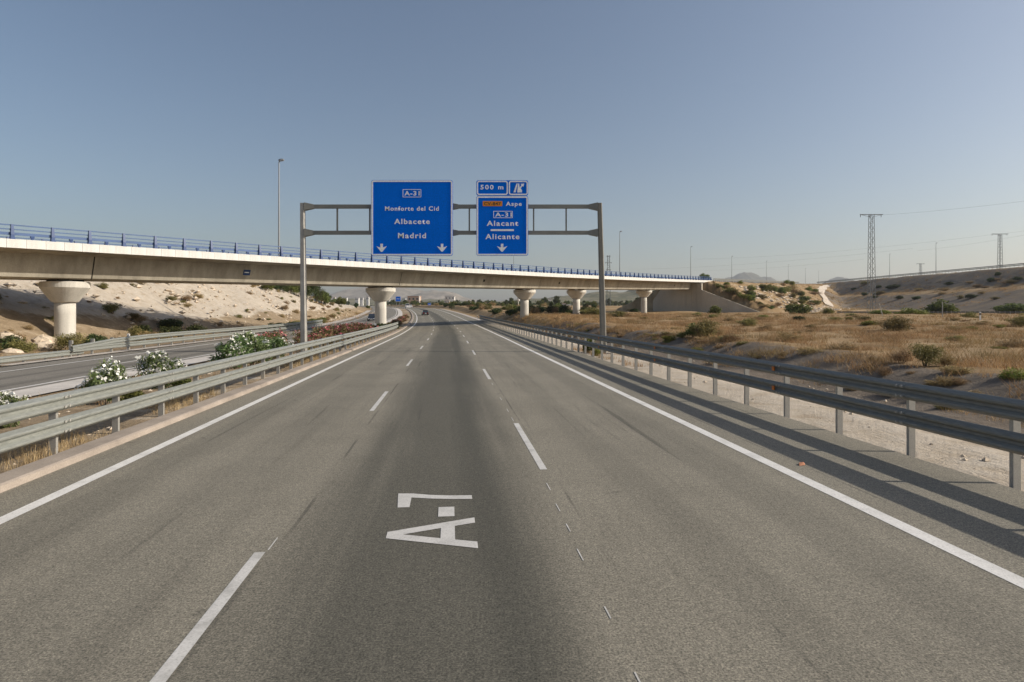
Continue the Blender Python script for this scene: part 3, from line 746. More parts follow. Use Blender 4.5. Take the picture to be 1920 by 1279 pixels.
# side road surface
sp = []
for x, y, z in [sr[0]] + sr[1:] : sp.append((x, y))
P = np.zeros((len(sp), 2, 3))
for i, (x, y) in enumerate(sp):
    j = min(i, len(sp) - 2); d = Vector((sp[j+1][0] - sp[j][0], sp[j+1][1] - sp[j][1], 0)).normalized(); n_ = Vector((-d.y, d.x, 0))
    for k, w in enumerate((1.0, 6.5)):
        q = Vector((x, y, 0)) + n_*w; P[i, k] = (q.x, q.y, gz(q.x, q.y) + .14)
structure(link('side_road', grid_mesh('side_road', P, np.zeros((len(sp), 2, 2))), M['asphalt_side']), 'narrow side road behind the low guard rail')
# dirt track up the fill
tp = [(1556, 577), (1551, 566), (1544, 556), (1538, 549), (1541, 543), (1549, 537), (1557, 532)]
hp = [ground_hit(*q) for q in tp]; hp = [(x, y) for x, y, z in hp]
dd = np.concatenate([[0], np.cumsum([math.dist(hp[i], hp[i+1]) for i in range(len(hp)-1)])]); qd = np.linspace(0, dd[-1], 60)
tx = np.interp(qd, dd, [h[0] for h in hp]); ty = np.interp(qd, dd, [h[1] for h in hp])
ker = np.ones(13)/13; tx = np.convolve(np.pad(tx, 6, 'edge'), ker, 'valid'); ty = np.convolve(np.pad(ty, 6, 'edge'), ker, 'valid')
P = np.zeros((60, 5, 3))
for i in range(60):
    j = min(i, 58); d = Vector((tx[j+1]-tx[j], ty[j+1]-ty[j], 0)).normalized(); n_ = Vector((-d.y, d.x, 0))
    for k, w in enumerate(np.linspace(-1.5, 1.5, 5)):
        q = Vector((tx[i], ty[i], 0)) + n_*float(w)*(1 + .3*math.sin(i*.37)*math.sin(i*.19)); P[i, k] = (q.x, q.y, gz(q.x, q.y) + .4)
structure(link('path', grid_mesh('path', P), M['path']), 'pale dirt track climbing between the two embankments')

# ================================================================== SIGN GANTRY AND SIGNS
GY = 37.7; KP = GY/F
def gx(px): return (px - CX)*KP
def gzv(py): return CAMZ + (HOR - py)*KP
gan = thing('sign_gantry', 'grey steel gantry spanning the carriageway and carrying two blue signs', 'gantry', (0, GY, 0)); GL = tuple(gan.location)
def gpart(nm, mb, mat=None): return link(nm, mb.mesh(nm, GL), mat or M['galv_dull'], gan)
for xt, xb, wt, wb_ in ((567.5, 570., .27, .36), (1124.3, 1132., .27, .38)):
    x0, x1 = gx(xb), gx(xt); zb = gz(x0, GY) - .3; zt_ = gzv(381)
    mb = MB(); rings = []
    for f_ in (0., .02, 1.):
        x = x0 + (x1 - x0)*f_; w = wb_ + (wt - wb_)*f_; h = w/2; c = w*.16
        rings.append([(x + a, GY + b, zb + (zt_ - zb)*f_) for a, b in ((-h+c,-h),(h-c,-h),(h,-h+c),(h,h-c),(h-c,h),(-h+c,h),(-h,h-c),(-h,-h+c))])
    mb.loft(rings); gpart('post', mb, M['post'] if xt < 900 else M['galv_dark'])
    bp_ = MB(); bp_.box(x0 - .4, x0 + .4, GY - .4, GY + .4, zb + .3, zb + .36); gpart('base_plate', bp_)
zb1, zb2 = gzv(387.5), gzv(436.5)
XL, XR = gx(568), gx(1124.5)
for z in (zb1, zb2):
    mb = MB().box(XL + .02, XR - .02, GY - .11, GY + .11, z - .115, z + .115); gpart('beam', mb)
    for x, sg in ((XL + .13, 1), (XR - .13, -1)):
        mb = MB().loft([[(x, GY - a, z - b), (x, GY + a, z - b), (x, GY + a, z + b), (x, GY - a, z + b)] if k == 0 else [(x + sg*.55, GY - .125, z - .13), (x + sg*.55, GY + .125, z - .13), (x + sg*.55, GY + .125, z + .13), (x + sg*.55, GY - .125, z + .13)] for k, a, b in ((0, .19, .24), (1, 0, 0))])
        gpart('bracket', mb)
    for px in (851, 892.):
        if px < 870:
            mb = MB().loft([[(gx(px) - .25, GY - .17, z - .22), (gx(px) - .25, GY + .17, z - .22), (gx(px) - .25, GY + .17, z + .22), (gx(px) - .25, GY - .17, z + .22)], [(gx(px) + .28, GY - .125, z - .13), (gx(px) + .28, GY + .125, z - .13), (gx(px) + .28, GY + .125, z + .13), (gx(px) + .28, GY - .125, z + .13)]])
            gpart('splice', mb)
for px in (632.5, 693.5, 755, 818, 880, 941, 1000.5, 1061.5):
    gpart('strut', MB().box(gx(px) - .045, gx(px) + .045, GY - .05, GY + .05, zb2 + .115, zb1 - .115))

FONT = bpy.data.fonts.load('<builtin>') if '<builtin>' in [f.filepath for f in bpy.data.fonts] else None
def text_mesh(txt, bold=.02, spacing=1.1):
    cu = bpy.data.curves.new('lettering', 'FONT'); cu.body = txt; cu.size = 1.; cu.offset = bold; cu.space_character = spacing; cu.extrude = .0; cu.resolution_u = 3
    o = bpy.data.objects.new('lettering', cu); COL.objects.link(o)
    dg = bpy.context.evaluated_depsgraph_get(); me = bpy.data.meshes.new_from_object(o.evaluated_get(dg))
    bpy.data.objects.remove(o); bpy.data.curves.remove(cu)
    return me
def fit_text(txt, x0, x1, zlo, zhi, Y, parent, mat, L0, bold=.02, spacing=1.12, cap_ref='A', nm='lettering'):
    me = text_mesh(txt, bold, spacing); n = len(me.vertices); co = np.zeros(n*3, dtype=np.float32); me.vertices.foreach_get('co', co); co = co.reshape(-1, 3)
    rm = text_mesh(cap_ref, bold, 1.); rc = np.array([v.co[1] for v in rm.vertices]); lo, hi = rc.min(), rc.max(); bpy.data.meshes.remove(rm)
    a, b = co[:, 0].min(), co[:, 0].max()
    X = x0 + (co[:, 0] - a)/(b - a)*(x1 - x0); Z = zlo + (co[:, 1] - lo)/(hi - lo)*(zhi - zlo)
    out = np.stack([X - L0[0], np.full(n, Y) - L0[1], Z - L0[2]], -1).astype(np.float32)
    me.vertices.foreach_set('co', out.ravel()); me.update(); me.materials.clear()
    o = link(nm, me, mat, parent); return o
def rrect(x0, x1, z0, z1, r, n=6):
    pts = []
    for cx_, cz_, a0 in ((x1 - r, z1 - r, 0), (x0 + r, z1 - r, 90), (x0 + r, z0 + r, 180), (x1 - r, z0 + r, 270)):
        for k in range(n + 1):
            a = R(a0 + 90*k/n); pts.append((cx_ + r*math.cos(a), cz_ + r*math.sin(a)))
    return pts
def plate(nm, x0, x1, z0, z1, r, y0, y1, mat, par, L0):
    return link(nm, MB().prism(rrect(x0, x1, z0, z1, r), y0, y1).mesh(nm, L0), mat, par)
def frame(nm, x0, x1, z0, z1, r, w, y0, y1, mat, par, L0):
    a = rrect(x0, x1, z0, z1, r); b = rrect(x0 + w, x1 - w, z0 + w, z1 - w, max(.01, r - w)); n = len(a); mb = MB()
    v = [(x, y0, z) for x, z in a] + [(x, y0, z) for x, z in b] + [(x, y1, z) for x, z in a] + [(x, y1, z) for x, z in b]; f = []
    for i in range(n):
        j = (i + 1) % n; f += [(i, j, n + j, n + i), (2*n + i, 3*n + i, 3*n + j, 2*n + j), (i, 2*n + i, 2*n + j, j), (n + i, n + j, 3*n + j, 3*n + i)]
    return link(nm, mb.add(v, f).mesh(nm, L0), mat, par)
def arrow_down(cx_, zt_, zb_, w, Y, par, L0):
    h = zt_ - zb_; sw = w*.12; pts = [(cx_ - sw, zt_), (cx_ + sw, zt_), (cx_ + sw, zb_ + h*.52), (cx_ + w*.5, zb_ + h*.70), (cx_ + w*.06, zb_), (cx_ - w*.06, zb_), (cx_ - w*.5, zb_ + h*.70), (cx_ - sw, zb_ + h*.52)]
    link('arrow', MB().prism(pts, Y - .004, Y + .004).mesh('arrow', L0), M['sign_white'], par)
SY = GY - .30; KS = SY/F
def cxp(c): return (680 + c/5.818 - CX)*KS
def czp(c): return CAMZ + (HOR - (320 + c/5.818))*KS
YF = SY - .012; YL = SY - .02
# --- big sign
s1 = thing('motorway_sign', 'large square blue overhead sign with three place names and two arrows', 'road sign', (cxp(540), SY, czp(930))); L1 = tuple(s1.location)
plate('panel', cxp(92), cxp(984), czp(930), czp(103), .16, SY, SY + .05, M['sign_blue'], s1, L1)
frame('border', cxp(96), cxp(980), czp(926), czp(107), .15, .095, YF, SY - .0005, M['sign_white'], s1, L1)
for z in (zb1, zb2): link('bracket', MB().box(cxp(150), cxp(925), SY + .05, GY - .11, z - .06, z + .06).mesh('bracket', L1), M['galv_dull'], s1)
frame('route_box', cxp(437), cxp(638), czp(291), czp(204), .03, .03, YF, SY - .0005, M['sign_white'], s1, L1)
fit_text('A-31', cxp(456), cxp(622), czp(272), czp(224), YL, s1, M['sign_white'], L1, .022)
fit_text('Monforte del Cid', cxp(245), cxp(831), czp(438), czp(390), YL, s1, M['sign_white'], L1, .022, 1.2)
fit_text('Albacete', cxp(345), cxp(733), czp(583), czp(526), YL, s1, M['sign_white'], L1, .022, 1.2)
fit_text('Madrid', cxp(386), cxp(691), czp(738), czp(680), YL, s1, M['sign_white'], L1, .022, 1.2)
arrow_down(cxp(207), czp(798), czp(887), .64, YF, s1, L1); arrow_down(cxp(866), czp(798), czp(884), .64, YF, s1, L1)
# --- smaller sign
s2 = thing('motorway_sign', 'narrower blue exit sign with 500 m header and one arrow', 'road sign', (cxp(1522), SY, czp(930))); L2 = tuple(s2.location)
plate('panel', cxp(1240), cxp(1806), czp(928), czp(276), .14, SY, SY + .05, M['sign_blue'], s2, L2)
frame('border', cxp(1244), cxp(1802), czp(924), czp(281), .13, .09, YF, SY - .0005, M['sign_white'], s2, L2)
plate('header_panel', cxp(1240), cxp(1806), czp(272), czp(106), .12, SY, SY + .05, M['sign_blue'], s2, L2)
frame('header_border', cxp(1246), cxp(1584), czp(266), czp(112), .15, .075, YF, SY - .0005, M['sign_white'], s2, L2)
frame('header_border', cxp(1594), cxp(1802), czp(266), czp(112), .15, .075, YF, SY - .0005, M['sign_white'], s2, L2)
for z in (zb1, zb2): link('bracket', MB().box(cxp(1280), cxp(1770), SY + .05, GY - .11, z - .06, z + .06).mesh('bracket', L2), M['galv_dull'], s2)
fit_text('500 m', cxp(1285), cxp(1535), czp(206), czp(156), YL, s2, M['sign_white'], L2, .022, 1.3)
def poly_sign(pts, mat, nm): link(nm, MB().prism([(cxp(a), czp(b)) for a, b in pts], YF - .004, YF + .004).mesh(nm, L2), mat, s2)
poly_sign([(1645, 238), (1668, 238), (1692, 142), (1678, 142)], M['sign_white'], 'exit_symbol')
poly_sign([(1686, 238), (1738, 238), (1738, 215), (1724, 196), (1741, 166), (1752, 178), (1762, 142), (1722, 146), (1733, 157), (1712, 186), (1708, 142), (1696, 142)], M['sign_white'], 'exit_symbol')
plate('route_plate', cxp(1310), cxp(1523), czp(388), czp(333), .03, YF, SY - .0005, M['sign_orange'], s2, L2)
fit_text('CV-847', cxp(1324), cxp(1508), czp(378), czp(344), YL, s2, M['sign_dark'], L2, .02, 1.05)
fit_text('Aspe', cxp(1562), cxp(1735), czp(385), czp(340), YL, s2, M['sign_white'], L2, .022, 1.2)
frame('route_box', cxp(1426), cxp(1636), czp(517), czp(441), .03, .03, YF, SY - .0005, M['sign_white'], s2, L2)
fit_text('A-31', cxp(1445), cxp(1626), czp(503), czp(457), YL, s2, M['sign_white'], L2, .022)
fit_text('Alacant', cxp(1354), cxp(1697), czp(603), czp(547), YL, s2, M['sign_white'], L2, .022, 1.2)
poly_sign([(1396, 659), (1650, 659), (1650, 640), (1396, 640)], M['sign_white'], 'divider')
fit_text('Alicante', cxp(1339), cxp(1710), czp(748), czp(691), YL, s2, M['sign_white'], L2, .022, 1.2)
arrow_down(cxp(1521), czp(798), czp(885), .64, YF, s2, L2)

# --- the painted road name, letters lying along the lane
def ground_poly(pts, holes_split=None):
    """letter outline in (distance along the lane, offset across): a thin painted sheet"""
    out = []
    for q, w in pts:
        x, y = st2xy(q, w); out.append((float(x), float(y), .005))
    return out
mbl = MB()
LA0, LA1, LT0, LT1 = 6.37, 7.33, .30, -.70           # foot to top of the A along the lane, base to apex across
def la(u, v): return (LA0 + (LA1 - LA0)*u, LT0 + (LT1 - LT0)*v)
def add_poly(p): mbl.add(ground_poly([la(*q) for q in p]), [tuple(range(len(p)))])
add_poly([(0, 0), (.19, 0), (.28, .24), (.335, .40), (.5, .82), (.5, 1.0), (.40, 1.0)])
add_poly([(1., 0), (.60, 1.0), (.5, 1.0), (.5, .82), (.665, .40), (.72, .24), (.81, 0)])
add_poly([(.28, .24), (.72, .24), (.665, .40), (.335, .40)])
def lb(u, v): return (7.40 + 1.0*u, LT0 + (LT1 - LT0)*v)
for p in ([(.0, .24), (.36, .24), (.36, .44), (.0, .44)], [(.40, .81), (.80, .81), (.80, .99), (.40, .96)], [(.80, .81), (.80, .80), (.98, .80), (1.0, 1.0), (.80, .99)], [(.66, .0), (.82, .0), (.84, .30), (.89, .56), (.98, .80), (.80, .80), (.73, .55), (.68, .28)]):
    mbl.add(ground_poly([lb(*q) for q in p]), [tuple(range(len(p)))])
link('painted_lettering', mbl.mesh('painted_lettering'), M['paint_letter'], road)

# ================================================================== VEGETATION
def leaf_quads(C, size, rg, aspect=.32, up=.0, jitter=.35):
    n = len(C); d = rg.normal(size=(n, 3)); d[:, 2] = d[:, 2]*.8 + up; d /= np.linalg.norm(d, axis=1)[:, None]
    e = rg.normal(size=(n, 3)); e -= (e*d).sum(1)[:, None]*d; e /= np.linalg.norm(e, axis=1)[:, None]
    L = size*(1 + jitter*rg.normal(size=n)).clip(.4, 1.8); w = L*aspect
    a = C - d*L[:, None]/2; b = C + e*w[:, None]/2; c = C + d*L[:, None]/2; f_ = C - e*w[:, None]/2
    return np.stack([a, b, c, f_], 1).reshape(-1, 3)
def blob_centers(n, rg, k, rx, ry, h, zc=.55, spread=.75, sub=.42, flat=1.0):
    """leaf centres in k sub-clumps spread through an ellipsoid: lumpy outline with gaps"""
    cc = rg.normal(size=(k, 3)); cc /= np.linalg.norm(cc, axis=1)[:, None]; cc *= (rg.random(k)**.45)[:, None]*spread
    rad = sub*(.65 + .7*rg.random(k)); w = rad**2; idx = rg.choice(k, n, p=w/w.sum())
    p = rg.normal(size=(n, 3)); p /= np.linalg.norm(p, axis=1)[:, None]; p *= (rg.random(n)**.5)[:, None]
    q = cc[idx] + p*rad[idx][:, None]
    z = q[:, 2]*h*.5*flat + h*zc
    return np.stack([q[:, 0]*rx, q[:, 1]*ry, np.where(z < .02*h, .02*h + .3*h*rg.random(n), z)], -1)
def stems_mb(rg, n, h, r, spread):
    mb = MB()
    for k in range(n):
        a = rg.random()*6.28; b = spread*(.4 + .6*rg.random()); mb.tube((.05*math.cos(a), .05*math.sin(a), -.1), (b*math.cos(a), b*math.sin(a), h*(.4 + .2*rg.random())), r, r*.4, 4)
    return mb
KIND = {}
def make_kind(key, mat, n, k, leaf, asp, up, rx=.5, h=1., zc=.5, sub=.42, spread=.7, fl=None, fmat=None, nf=0, stem=5, variants=3, fs=.06):
    out = []
    for v in range(variants):
        rg = np.random.default_rng(abs(hash(key)) % 1000 + v*17 if False else (sum(map(ord, key))*7 + v*31))
        C = blob_centers(n, rg, k, rx, rx, h, zc, spread, sub); me = np_mesh('foliage', leaf_quads(C, leaf, rg, asp, up), 4); me.materials.append(mat)
        sm_ = stems_mb(rg, stem, h, .018*h, rx*.6).mesh('stem'); sm_.materials.append(M['bark'])
        fm = None
        if nf:
            D = C[C[:, 2] > h*zc*.9]; ctr = D[rg.choice(len(D), nf)]; ctr = ctr + (ctr - np.array([0, 0, h*.45]))*.10
            Q = (ctr[:, None, :] + rg.normal(size=(nf, 6, 3))*fs*.5).reshape(-1, 3); fm = np_mesh('blossom', leaf_quads(Q, fs, rg, .8, .3), 4); fm.materials.append(fmat)
        out.append((me, sm_, fm))
    KIND[key] = out
make_kind('white_oleander', M['oleander'], 1500, 17, .14, .20, .9, .55, 1., .48, .34, .82, nf=60, fmat=M['fl_white'], fs=.075)
make_kind('row_oleander', M['oleander'], 1800, 17, .13, .22, .85, .55, 1., .48, .36, .78, nf=22, fmat=M['fl_white'], fs=.07)
make_kind('pink_oleander', M['oleander_dry'], 1600, 17, .12, .22, .85, .6, 1., .46, .36, .78, nf=34, fmat=M['fl_pink'], fs=.07)
make_kind('green', M['green'], 2600, 18, .09, .45, .35, .55, 1., .40, .40, .72)
make_kind('dark', M['darkgreen'], 2400, 18, .09, .45, .3, .55, 1., .40, .40, .72)
make_kind('yellow', M['yellowgreen'], 2400, 16, .11, .2, 1.0, .5, 1., .38, .42, .6)
make_kind('olive', M['olive'], 3000, 20, .10, .17, .9, .55, 1., .38, .36, .72)
make_kind('dry', M['drybush'], 2200, 16, .12, .10, .9, .55, 1., .36, .40, .66)
def shrub(key, x, y, z, w, h, label, cat='shrub', group=None, name=None, wy=None):
    me, st, fm = random.choice(KIND[key]); wy = wy or w
    o = thing(name or 'shrub', label, cat, (x, y, z), random.random()*6.28, group, (w, wy, h))
    link('foliage', me, None, o); link('stem', st, None, o)
    if fm is not None: stuff(link('blossom', fm, None, o))
    return o
def shrub_px(key, px, py, wpx, hpx, label, **kw):
    x, y, z = ground_hit(px, py); k = y/F; return shrub(key, x, y, z - .05, wpx*k*1.08, hpx*k*1.12, label, **kw)

# --- oleanders in the median
OL = [('white_oleander', 14.2, -9.6, .9, .85, 'low white oleander nearest the left picture edge behind the barrier'),
      ('white_oleander', 18.0, -9.6, 1.2, 1.2, 'white flowering oleander standing alone, second from the left edge'),
      ('white_oleander', 21.4, -9.7, 1.5, 1.3, 'white flowering oleander just left of the bare pale strip'),
      ('green', 17.6, -8.7, .8, .55, 'low green bush under the rail below the second oleander'),
      ('green', 21.0, -8.8, .8, .5, 'low green bush under the rail beside the gap in the oleanders'),
      ('row_oleander', 28.2, -9.7, 1.9, 1.6, 'broad white oleander that starts the dense row in the median'),
      ('row_oleander', 29.8, -9.3, 1.9, 1.65, 'dense white oleander, second of the median row'),
      ('row_oleander', 31.4, -9.8, 1.9, 1.62, 'dense white oleander in the middle of the median row'),
      ('row_oleander', 33.0, -9.2, 1.8, 1.5, 'dense white oleander next to the first pink ones'),
      ('pink_oleander', 34.6, -9.7, 1.9, 1.65, 'pink oleander left of the gantry post'),
      ('pink_oleander', 36.8, -10.3, 1.8, 1.75, 'tall pink oleander touching the left gantry post'),
      ('pink_oleander', 41.2, -9.5, 1.6, 1.15, 'small pink oleander just right of the gantry post')]
for key, s, t, w, h, lab in OL:
    x, y = st2xy(s, t); shrub(key, float(x), float(y), float(zr(s)) - .1, w, h, lab, 'oleander', 'oleanders in the median', 'oleander_bush')
for i, s in enumerate(np.arange(43., 74, 2.6)):
    x, y = st2xy(s, -9.6 + .5*math.sin(i*2.1)); shrub('pink_oleander', float(x), float(y), float(zr(s)) - .1, 2.3, 1.3 + .3*random.random(), ('first', 'second', 'third', 'fourth', 'fifth', 'sixth', 'seventh', 'eighth', 'ninth', 'tenth', 'eleventh', 'twelfth')[i] + ' pink oleander of the unbroken row between the gantry post and the middle pier', 'oleander', 'oleanders in the median', 'oleander_bush')
for s, t, w, h, lab in ((79, -9.2, 2.6, 1.5, 'dark green bush right of the middle pier foot'), (82, -8.4, 2.8, 1.45, 'dark green bush by the end of the left barrier'), (88, -7.6, 2.2, 1.2, 'grey green bush past the end of the left barrier')):
    x, y = st2xy(s, t); shrub('dark', float(x), float(y), float(zr(s)) - .1, w, h, lab, name='bush')
for i, s in enumerate(np.arange(92, 150, 4.)):
    x, y = st2xy(s, -8.4 + .3*math.sin(i)); shrub('pink_oleander' if i % 3 else 'dry', float(x), float(y), float(zr(s)) - .1, 2., 1.1, 'reddish low bush in the narrow median past the overpass', 'bush', 'bushes in the far median', 'bush')

# --- right side: bushes read off the photograph
RB = [('green', 1104, 662, 26, 34, 'green weed bush growing through the right barrier near the gantry post'),
      ('yellow', 1120, 668, 22, 20, 'yellowish dry weed at the foot of the right gantry post'),
      ('yellow', 1253, 643, 30, 18, 'bright yellow green bush on the dark bank'),
      ('olive', 1318, 632, 62, 34, 'large dark olive bush on the grassy edge right of the yellow bush'),
      ('green', 1300, 630, 34, 26, 'dark green half of the twin bush at the grassy edge'),
      ('olive', 1675, 622, 66, 30, 'wide feathery olive bush in the dry grass before the side road'),
      ('olive', 1735, 683, 56, 44, 'tall olive green bush hanging over the dark bank edge'),
      ('dry', 1690, 680, 40, 30, 'dry brown bush left of the tall bush on the bank edge'),
      ('dry', 1775, 684, 44, 28, 'golden dry bush right of the tall bush on the bank edge'),
      ('olive', 1790, 640, 40, 12, 'low dark flat bush in the middle of the grass field'),
      ('dry', 1900, 655, 60, 26, 'brown bush at the right picture edge in the grass'),
      ('dry', 1660, 706, 34, 24, 'straw coloured bush low on the dark bank'),
      ('olive', 1910, 612, 40, 22, 'olive bush near the side road at the right picture edge'),
      ('dark', 1501, 601, 30, 11, 'dark green bush left of the side road rail end'),
      ('olive', 1400, 612, 40, 16, 'dull olive bush in the grass below the abutment'),
      ('dry', 1480, 640, 56, 20, 'brown tangle of dry shrub at the bank edge'),
      ('dry', 1580, 660, 60, 22, 'wide dry shrub on the bank left of the feathery one'),
      ('dark', 1000, 588, 36, 15, 'dark bush just right of the pier by the road'),
      ('dark', 957, 592, 24, 15, 'blackish bush left of the pier by the road'),
      ('green', 1045, 586, 36, 15, 'green bush between the two middle right piers'),
      ('olive', 1108, 592, 50, 16, 'olive bush left of the right gantry post'),
      ('olive', 1160, 594, 40, 14, 'olive bush right of the right gantry post'),
      ('green', 1500, 590, 48, 22, 'bright green bush below the dirt track, left one'),
      ('yellow', 1555, 590, 28, 16, 'yellow green bush under the dirt track end'),
      ('green', 1765, 590, 56, 30, 'large round green bush before the terraced embankment'),
      ('yellow', 1710, 592, 54, 18, 'yellow green bush left of the large round one'),
      ('yellow', 1650, 592, 46, 13, 'low yellow green scrub at the pylon foot'),
      ('green', 1900, 590, 60, 22, 'green bush mass below the embankment at the right edge')]
for key, px, py, w, h, lab in RB: shrub_px(key, px, py, w, h, lab, name='bush')
for i in range(130):                                 # low growth all over the right field
    s_ = random.uniform(14, 120); t_ = float(toe_r(s_)) + 3.4 + random.random()**1.4*(40 + s_*.5); x, y = st2xy(s_, t_); x, y = float(x), float(y)
    k = random.choice(['dry', 'dry', 'dry', 'olive', 'olive', 'yellow']); w = random.uniform(.7, 2.0)
    shrub(k, x, y, gz(x, y) - .06, w, w*random.uniform(.3, .5), 'low scrubby tuft bush lost in the dry grass of the right field', group='tuft bushes in the right field', name='dry_clump', cat='clump')
for i in range(75):                                  # clumps hanging on the dark bank
    s_ = random.uniform(13, 75); t_ = float(toe_r(s_)) + random.uniform(.6, 4.2); x, y = st2xy(s_, t_); x, y = float(x), float(y)
    w = random.uniform(.4, 1.1); shrub(random.choice(['dry', 'dry', 'olive']), x, y, gz(x, y) - .06, w, w*random.uniform(.35, .6), 'small dry clump growing on the dark earth bank', group='dry clumps on the dark bank', name='dry_clump', cat='clump')
for i in range(56):
    px = random.uniform(1346, 1530); py = random.uniform(532, 582)
    if py > 530 + (px - 1335)*.0 and px > 1335 + (py - 540)*2.2:
        shrub_px(random.choice(['green', 'olive', 'yellow', 'dry']), px, py, random.uniform(10, 30), random.uniform(6, 13), 'scrub bush scattered on the fill behind the abutment wing', group='scrub on the fill by the abutment', name='bush')
for i in range(14):
    x, y = bxy(167.2 + random.random()*3, 2.0 + i*1.25); x, y = float(x), float(y)
    shrub(random.choice(['green', 'olive', 'yellow', 'dry']), x, y, gz(x, y) - .3, random.uniform(1.6, 3.2), random.uniform(.9, 1.6), 'bush leaning over the sloping top of the abutment wing', group='bushes over the abutment wing', name='bush')
for i in range(34):
    px = random.uniform(1575, 1915); py = random.uniform(508, 562)
    if py < 530 - (px - 1560)*.09 + 8: continue
    shrub_px(random.choice(['dry', 'olive', 'dark']), px, py, random.uniform(10, 22), random.uniform(5, 9), 'small dark bush on the terraced embankment face', group='bushes on the terraced embankment', name='bush')
for i in range(84):                                  # scrub along the right of the far road
    s = random.uniform(118, 420); t = random.uniform(13, 70) if i > 24 else random.uniform(13, 22); x, y = st2xy(s, t)
    if math.hypot(x - 34, y - 156) < 4: continue
    bs = (x-BO[0])*BD[0] + (y-BO[1])*BD[1]; bu = (x-BO[0])*BR[0] + (y-BO[1])*BR[1]
    if bs > 150 and bu > -16: continue
    shrub(random.choice(['olive', 'green', 'dark', 'dry']), float(x), float(y), gz(x, y) - .1, random.uniform(2, 4.5), random.uniform(1.2, 2.8), 'scrub bush beyond the overpass on the right of the road', group='scrub right of the far road', name='bush')
# --- small bushes on the pale bank
for i in range(190):
    s = random.uniform(40, 190); tl_ = float(toe_l(s)); f_ = random.random(); t = tl_ - 19*f_
    x, y = st2xy(s, t); k = random.choice(['olive', 'dry', 'dry', 'dry', 'olive']); w = random.uniform(.6, 1.9) if random.random() < .7 else random.uniform(.4, .8)
    z = gz(x, y); shrub(k, float(x), float(y), z - .05, w, w*random.uniform(.5, .75), 'small dry shrub dotted over the pale cut slope', group='small shrubs on the pale bank', name='shrub')
for i in range(30):
    s = 36 + i*1.25; x, y = st2xy(s, float(toe_l(s)) + random.uniform(-3.5, 5)); shrub(random.choice(['dark', 'olive', 'dry']), float(x), float(y), gz(x, y) - .05, random.uniform(1.6, 2.6), random.uniform(.9, 1.7), 'bush at the foot of the pale bank near the outer barrier', group='bushes at the foot of the bank', name='bush')
for i in range(12):
    s = 86 + i*3.4; x, y = st2xy(s, -22.6 - random.random()*1.5); shrub(random.choice(['olive', 'green']), float(x), float(y), gz(x, y) - .05, 2.4, 1.25, 'green hedge bush along the foot of the bank beyond the outer barrier', group='hedge bushes beyond the overpass', name='bush')

# --- trees
TREE = {}
def make_tree(key, mat, n, k, leaf, asp, h, rx, zc, trunk):
    rg = np.random.default_rng(sum(map(ord, key)))
    C = blob_centers(n, rg, k, rx, rx, h*.95, zc, .78, .34); C[:, 2] += h*.06
    cm = np_mesh('crown', leaf_quads(C, leaf, rg, asp, .1), 4); cm.materials.append(mat)
    mb = MB(); mb.tube((0, 0, -.4), (.1, .05, trunk), .05*h*.5, .03*h*.5, 7)
    for q in range(7):
        a = q*.9 + .3; mb.tube((.1, .05, trunk*(.75 + .03*q)), (rx*.6*math.cos(a), rx*.6*math.sin(a), h*(.5 + .05*q)), .02*h*.5, .006*h*.5, 5)
    tm = mb.mesh('trunk'); tm.materials.append(M['bark']); TREE[key] = (cm, tm)
make_tree('eucalyptus', M['darkgreen'], 5200, 26, .32, .3, 7., 3.2, .52, 2.6)
make_tree('round', M['green'], 4200, 20, .3, .5, 5., 2.6, .5, 1.6)
make_tree('dark', M['darkgreen'], 3600, 18, .34, .5, 5.5, 2.4, .5, 1.6)
def tree(key, x, y, z, sc, label, group=None, name='tree'):
    cm, tm = TREE[key]; o = thing(name, label, 'tree', (x, y, z), random.random()*6.28, group, (sc, sc, sc)); link('crown', cm, None, o); link('trunk', tm, None, o); return o
def tree_px(key, px, ybase, ytop, Z, label, group=None):
    x = (px - CX)/F*Z; z = gz(x, Z) if Z < 900 else fz_at(Z); hh = {'eucalyptus': 7., 'round': 5., 'dark': 5.5}[key]
    return tree(key, x, Z, z - .2, max(.2, (CAMZ + (HOR - ytop)*Z/F - z)/hh), label, group)
tree_px('eucalyptus', 582, 568, 522, 152, 'tall dark eucalyptus on the bank top right of the gantry post')
tree_px('eucalyptus', 556, 560, 524, 146, 'eucalyptus crown just left of the gantry post on the bank')
tree_px('dark', 611, 570, 546, 165, 'small dark tree at the end of the bank top')
tree_px('round', 640, 573, 552, 190, 'round green tree low beyond the bank end')
tree_px('dark', 523, 545, 526, 140, 'green tree on the bank top half hidden by the girder')
for i, (px, yt, Z, k) in enumerate(((503, 522, 128, 'round'), (516, 524, 134, 'dark'), (532, 521, 138, 'eucalyptus'), (545, 523, 143, 'round'), (567, 523, 149, 'dark'), (594, 531, 157, 'eucalyptus'), (603, 539, 161, 'round'))):
    tree_px(k, px, 560, yt, Z, 'leafy tree in the thicket on top of the left bank', 'thicket on the bank top')
tree_px('round', 1322, 524, 508, 215, 'round green tree behind the right end of the overpass railing')
tree_px('dark', 668, 585, 566, 230, 'small dark tree left of the middle pier beyond the cut')
tree_px('round', 690, 582, 570, 260, 'small rounded tree by the middle pier shaft')
for i, px in enumerate((833, 839, 846, 852, 858, 864, 870, 877, 884, 890, 897, 903, 910, 918, 926, 934, 942, 950, 958, 1012, 1022, 1034, 1046, 1060, 1100, 1115)):
    tree_px(('dark', 'round', 'eucalyptus')[i % 3], px, 585, 567 + 3.5*math.sin(i*1.7), 290 + 50*math.sin(i*2.3), 'leafy tree in the loose line along the far right of the road', 'trees along the far road')
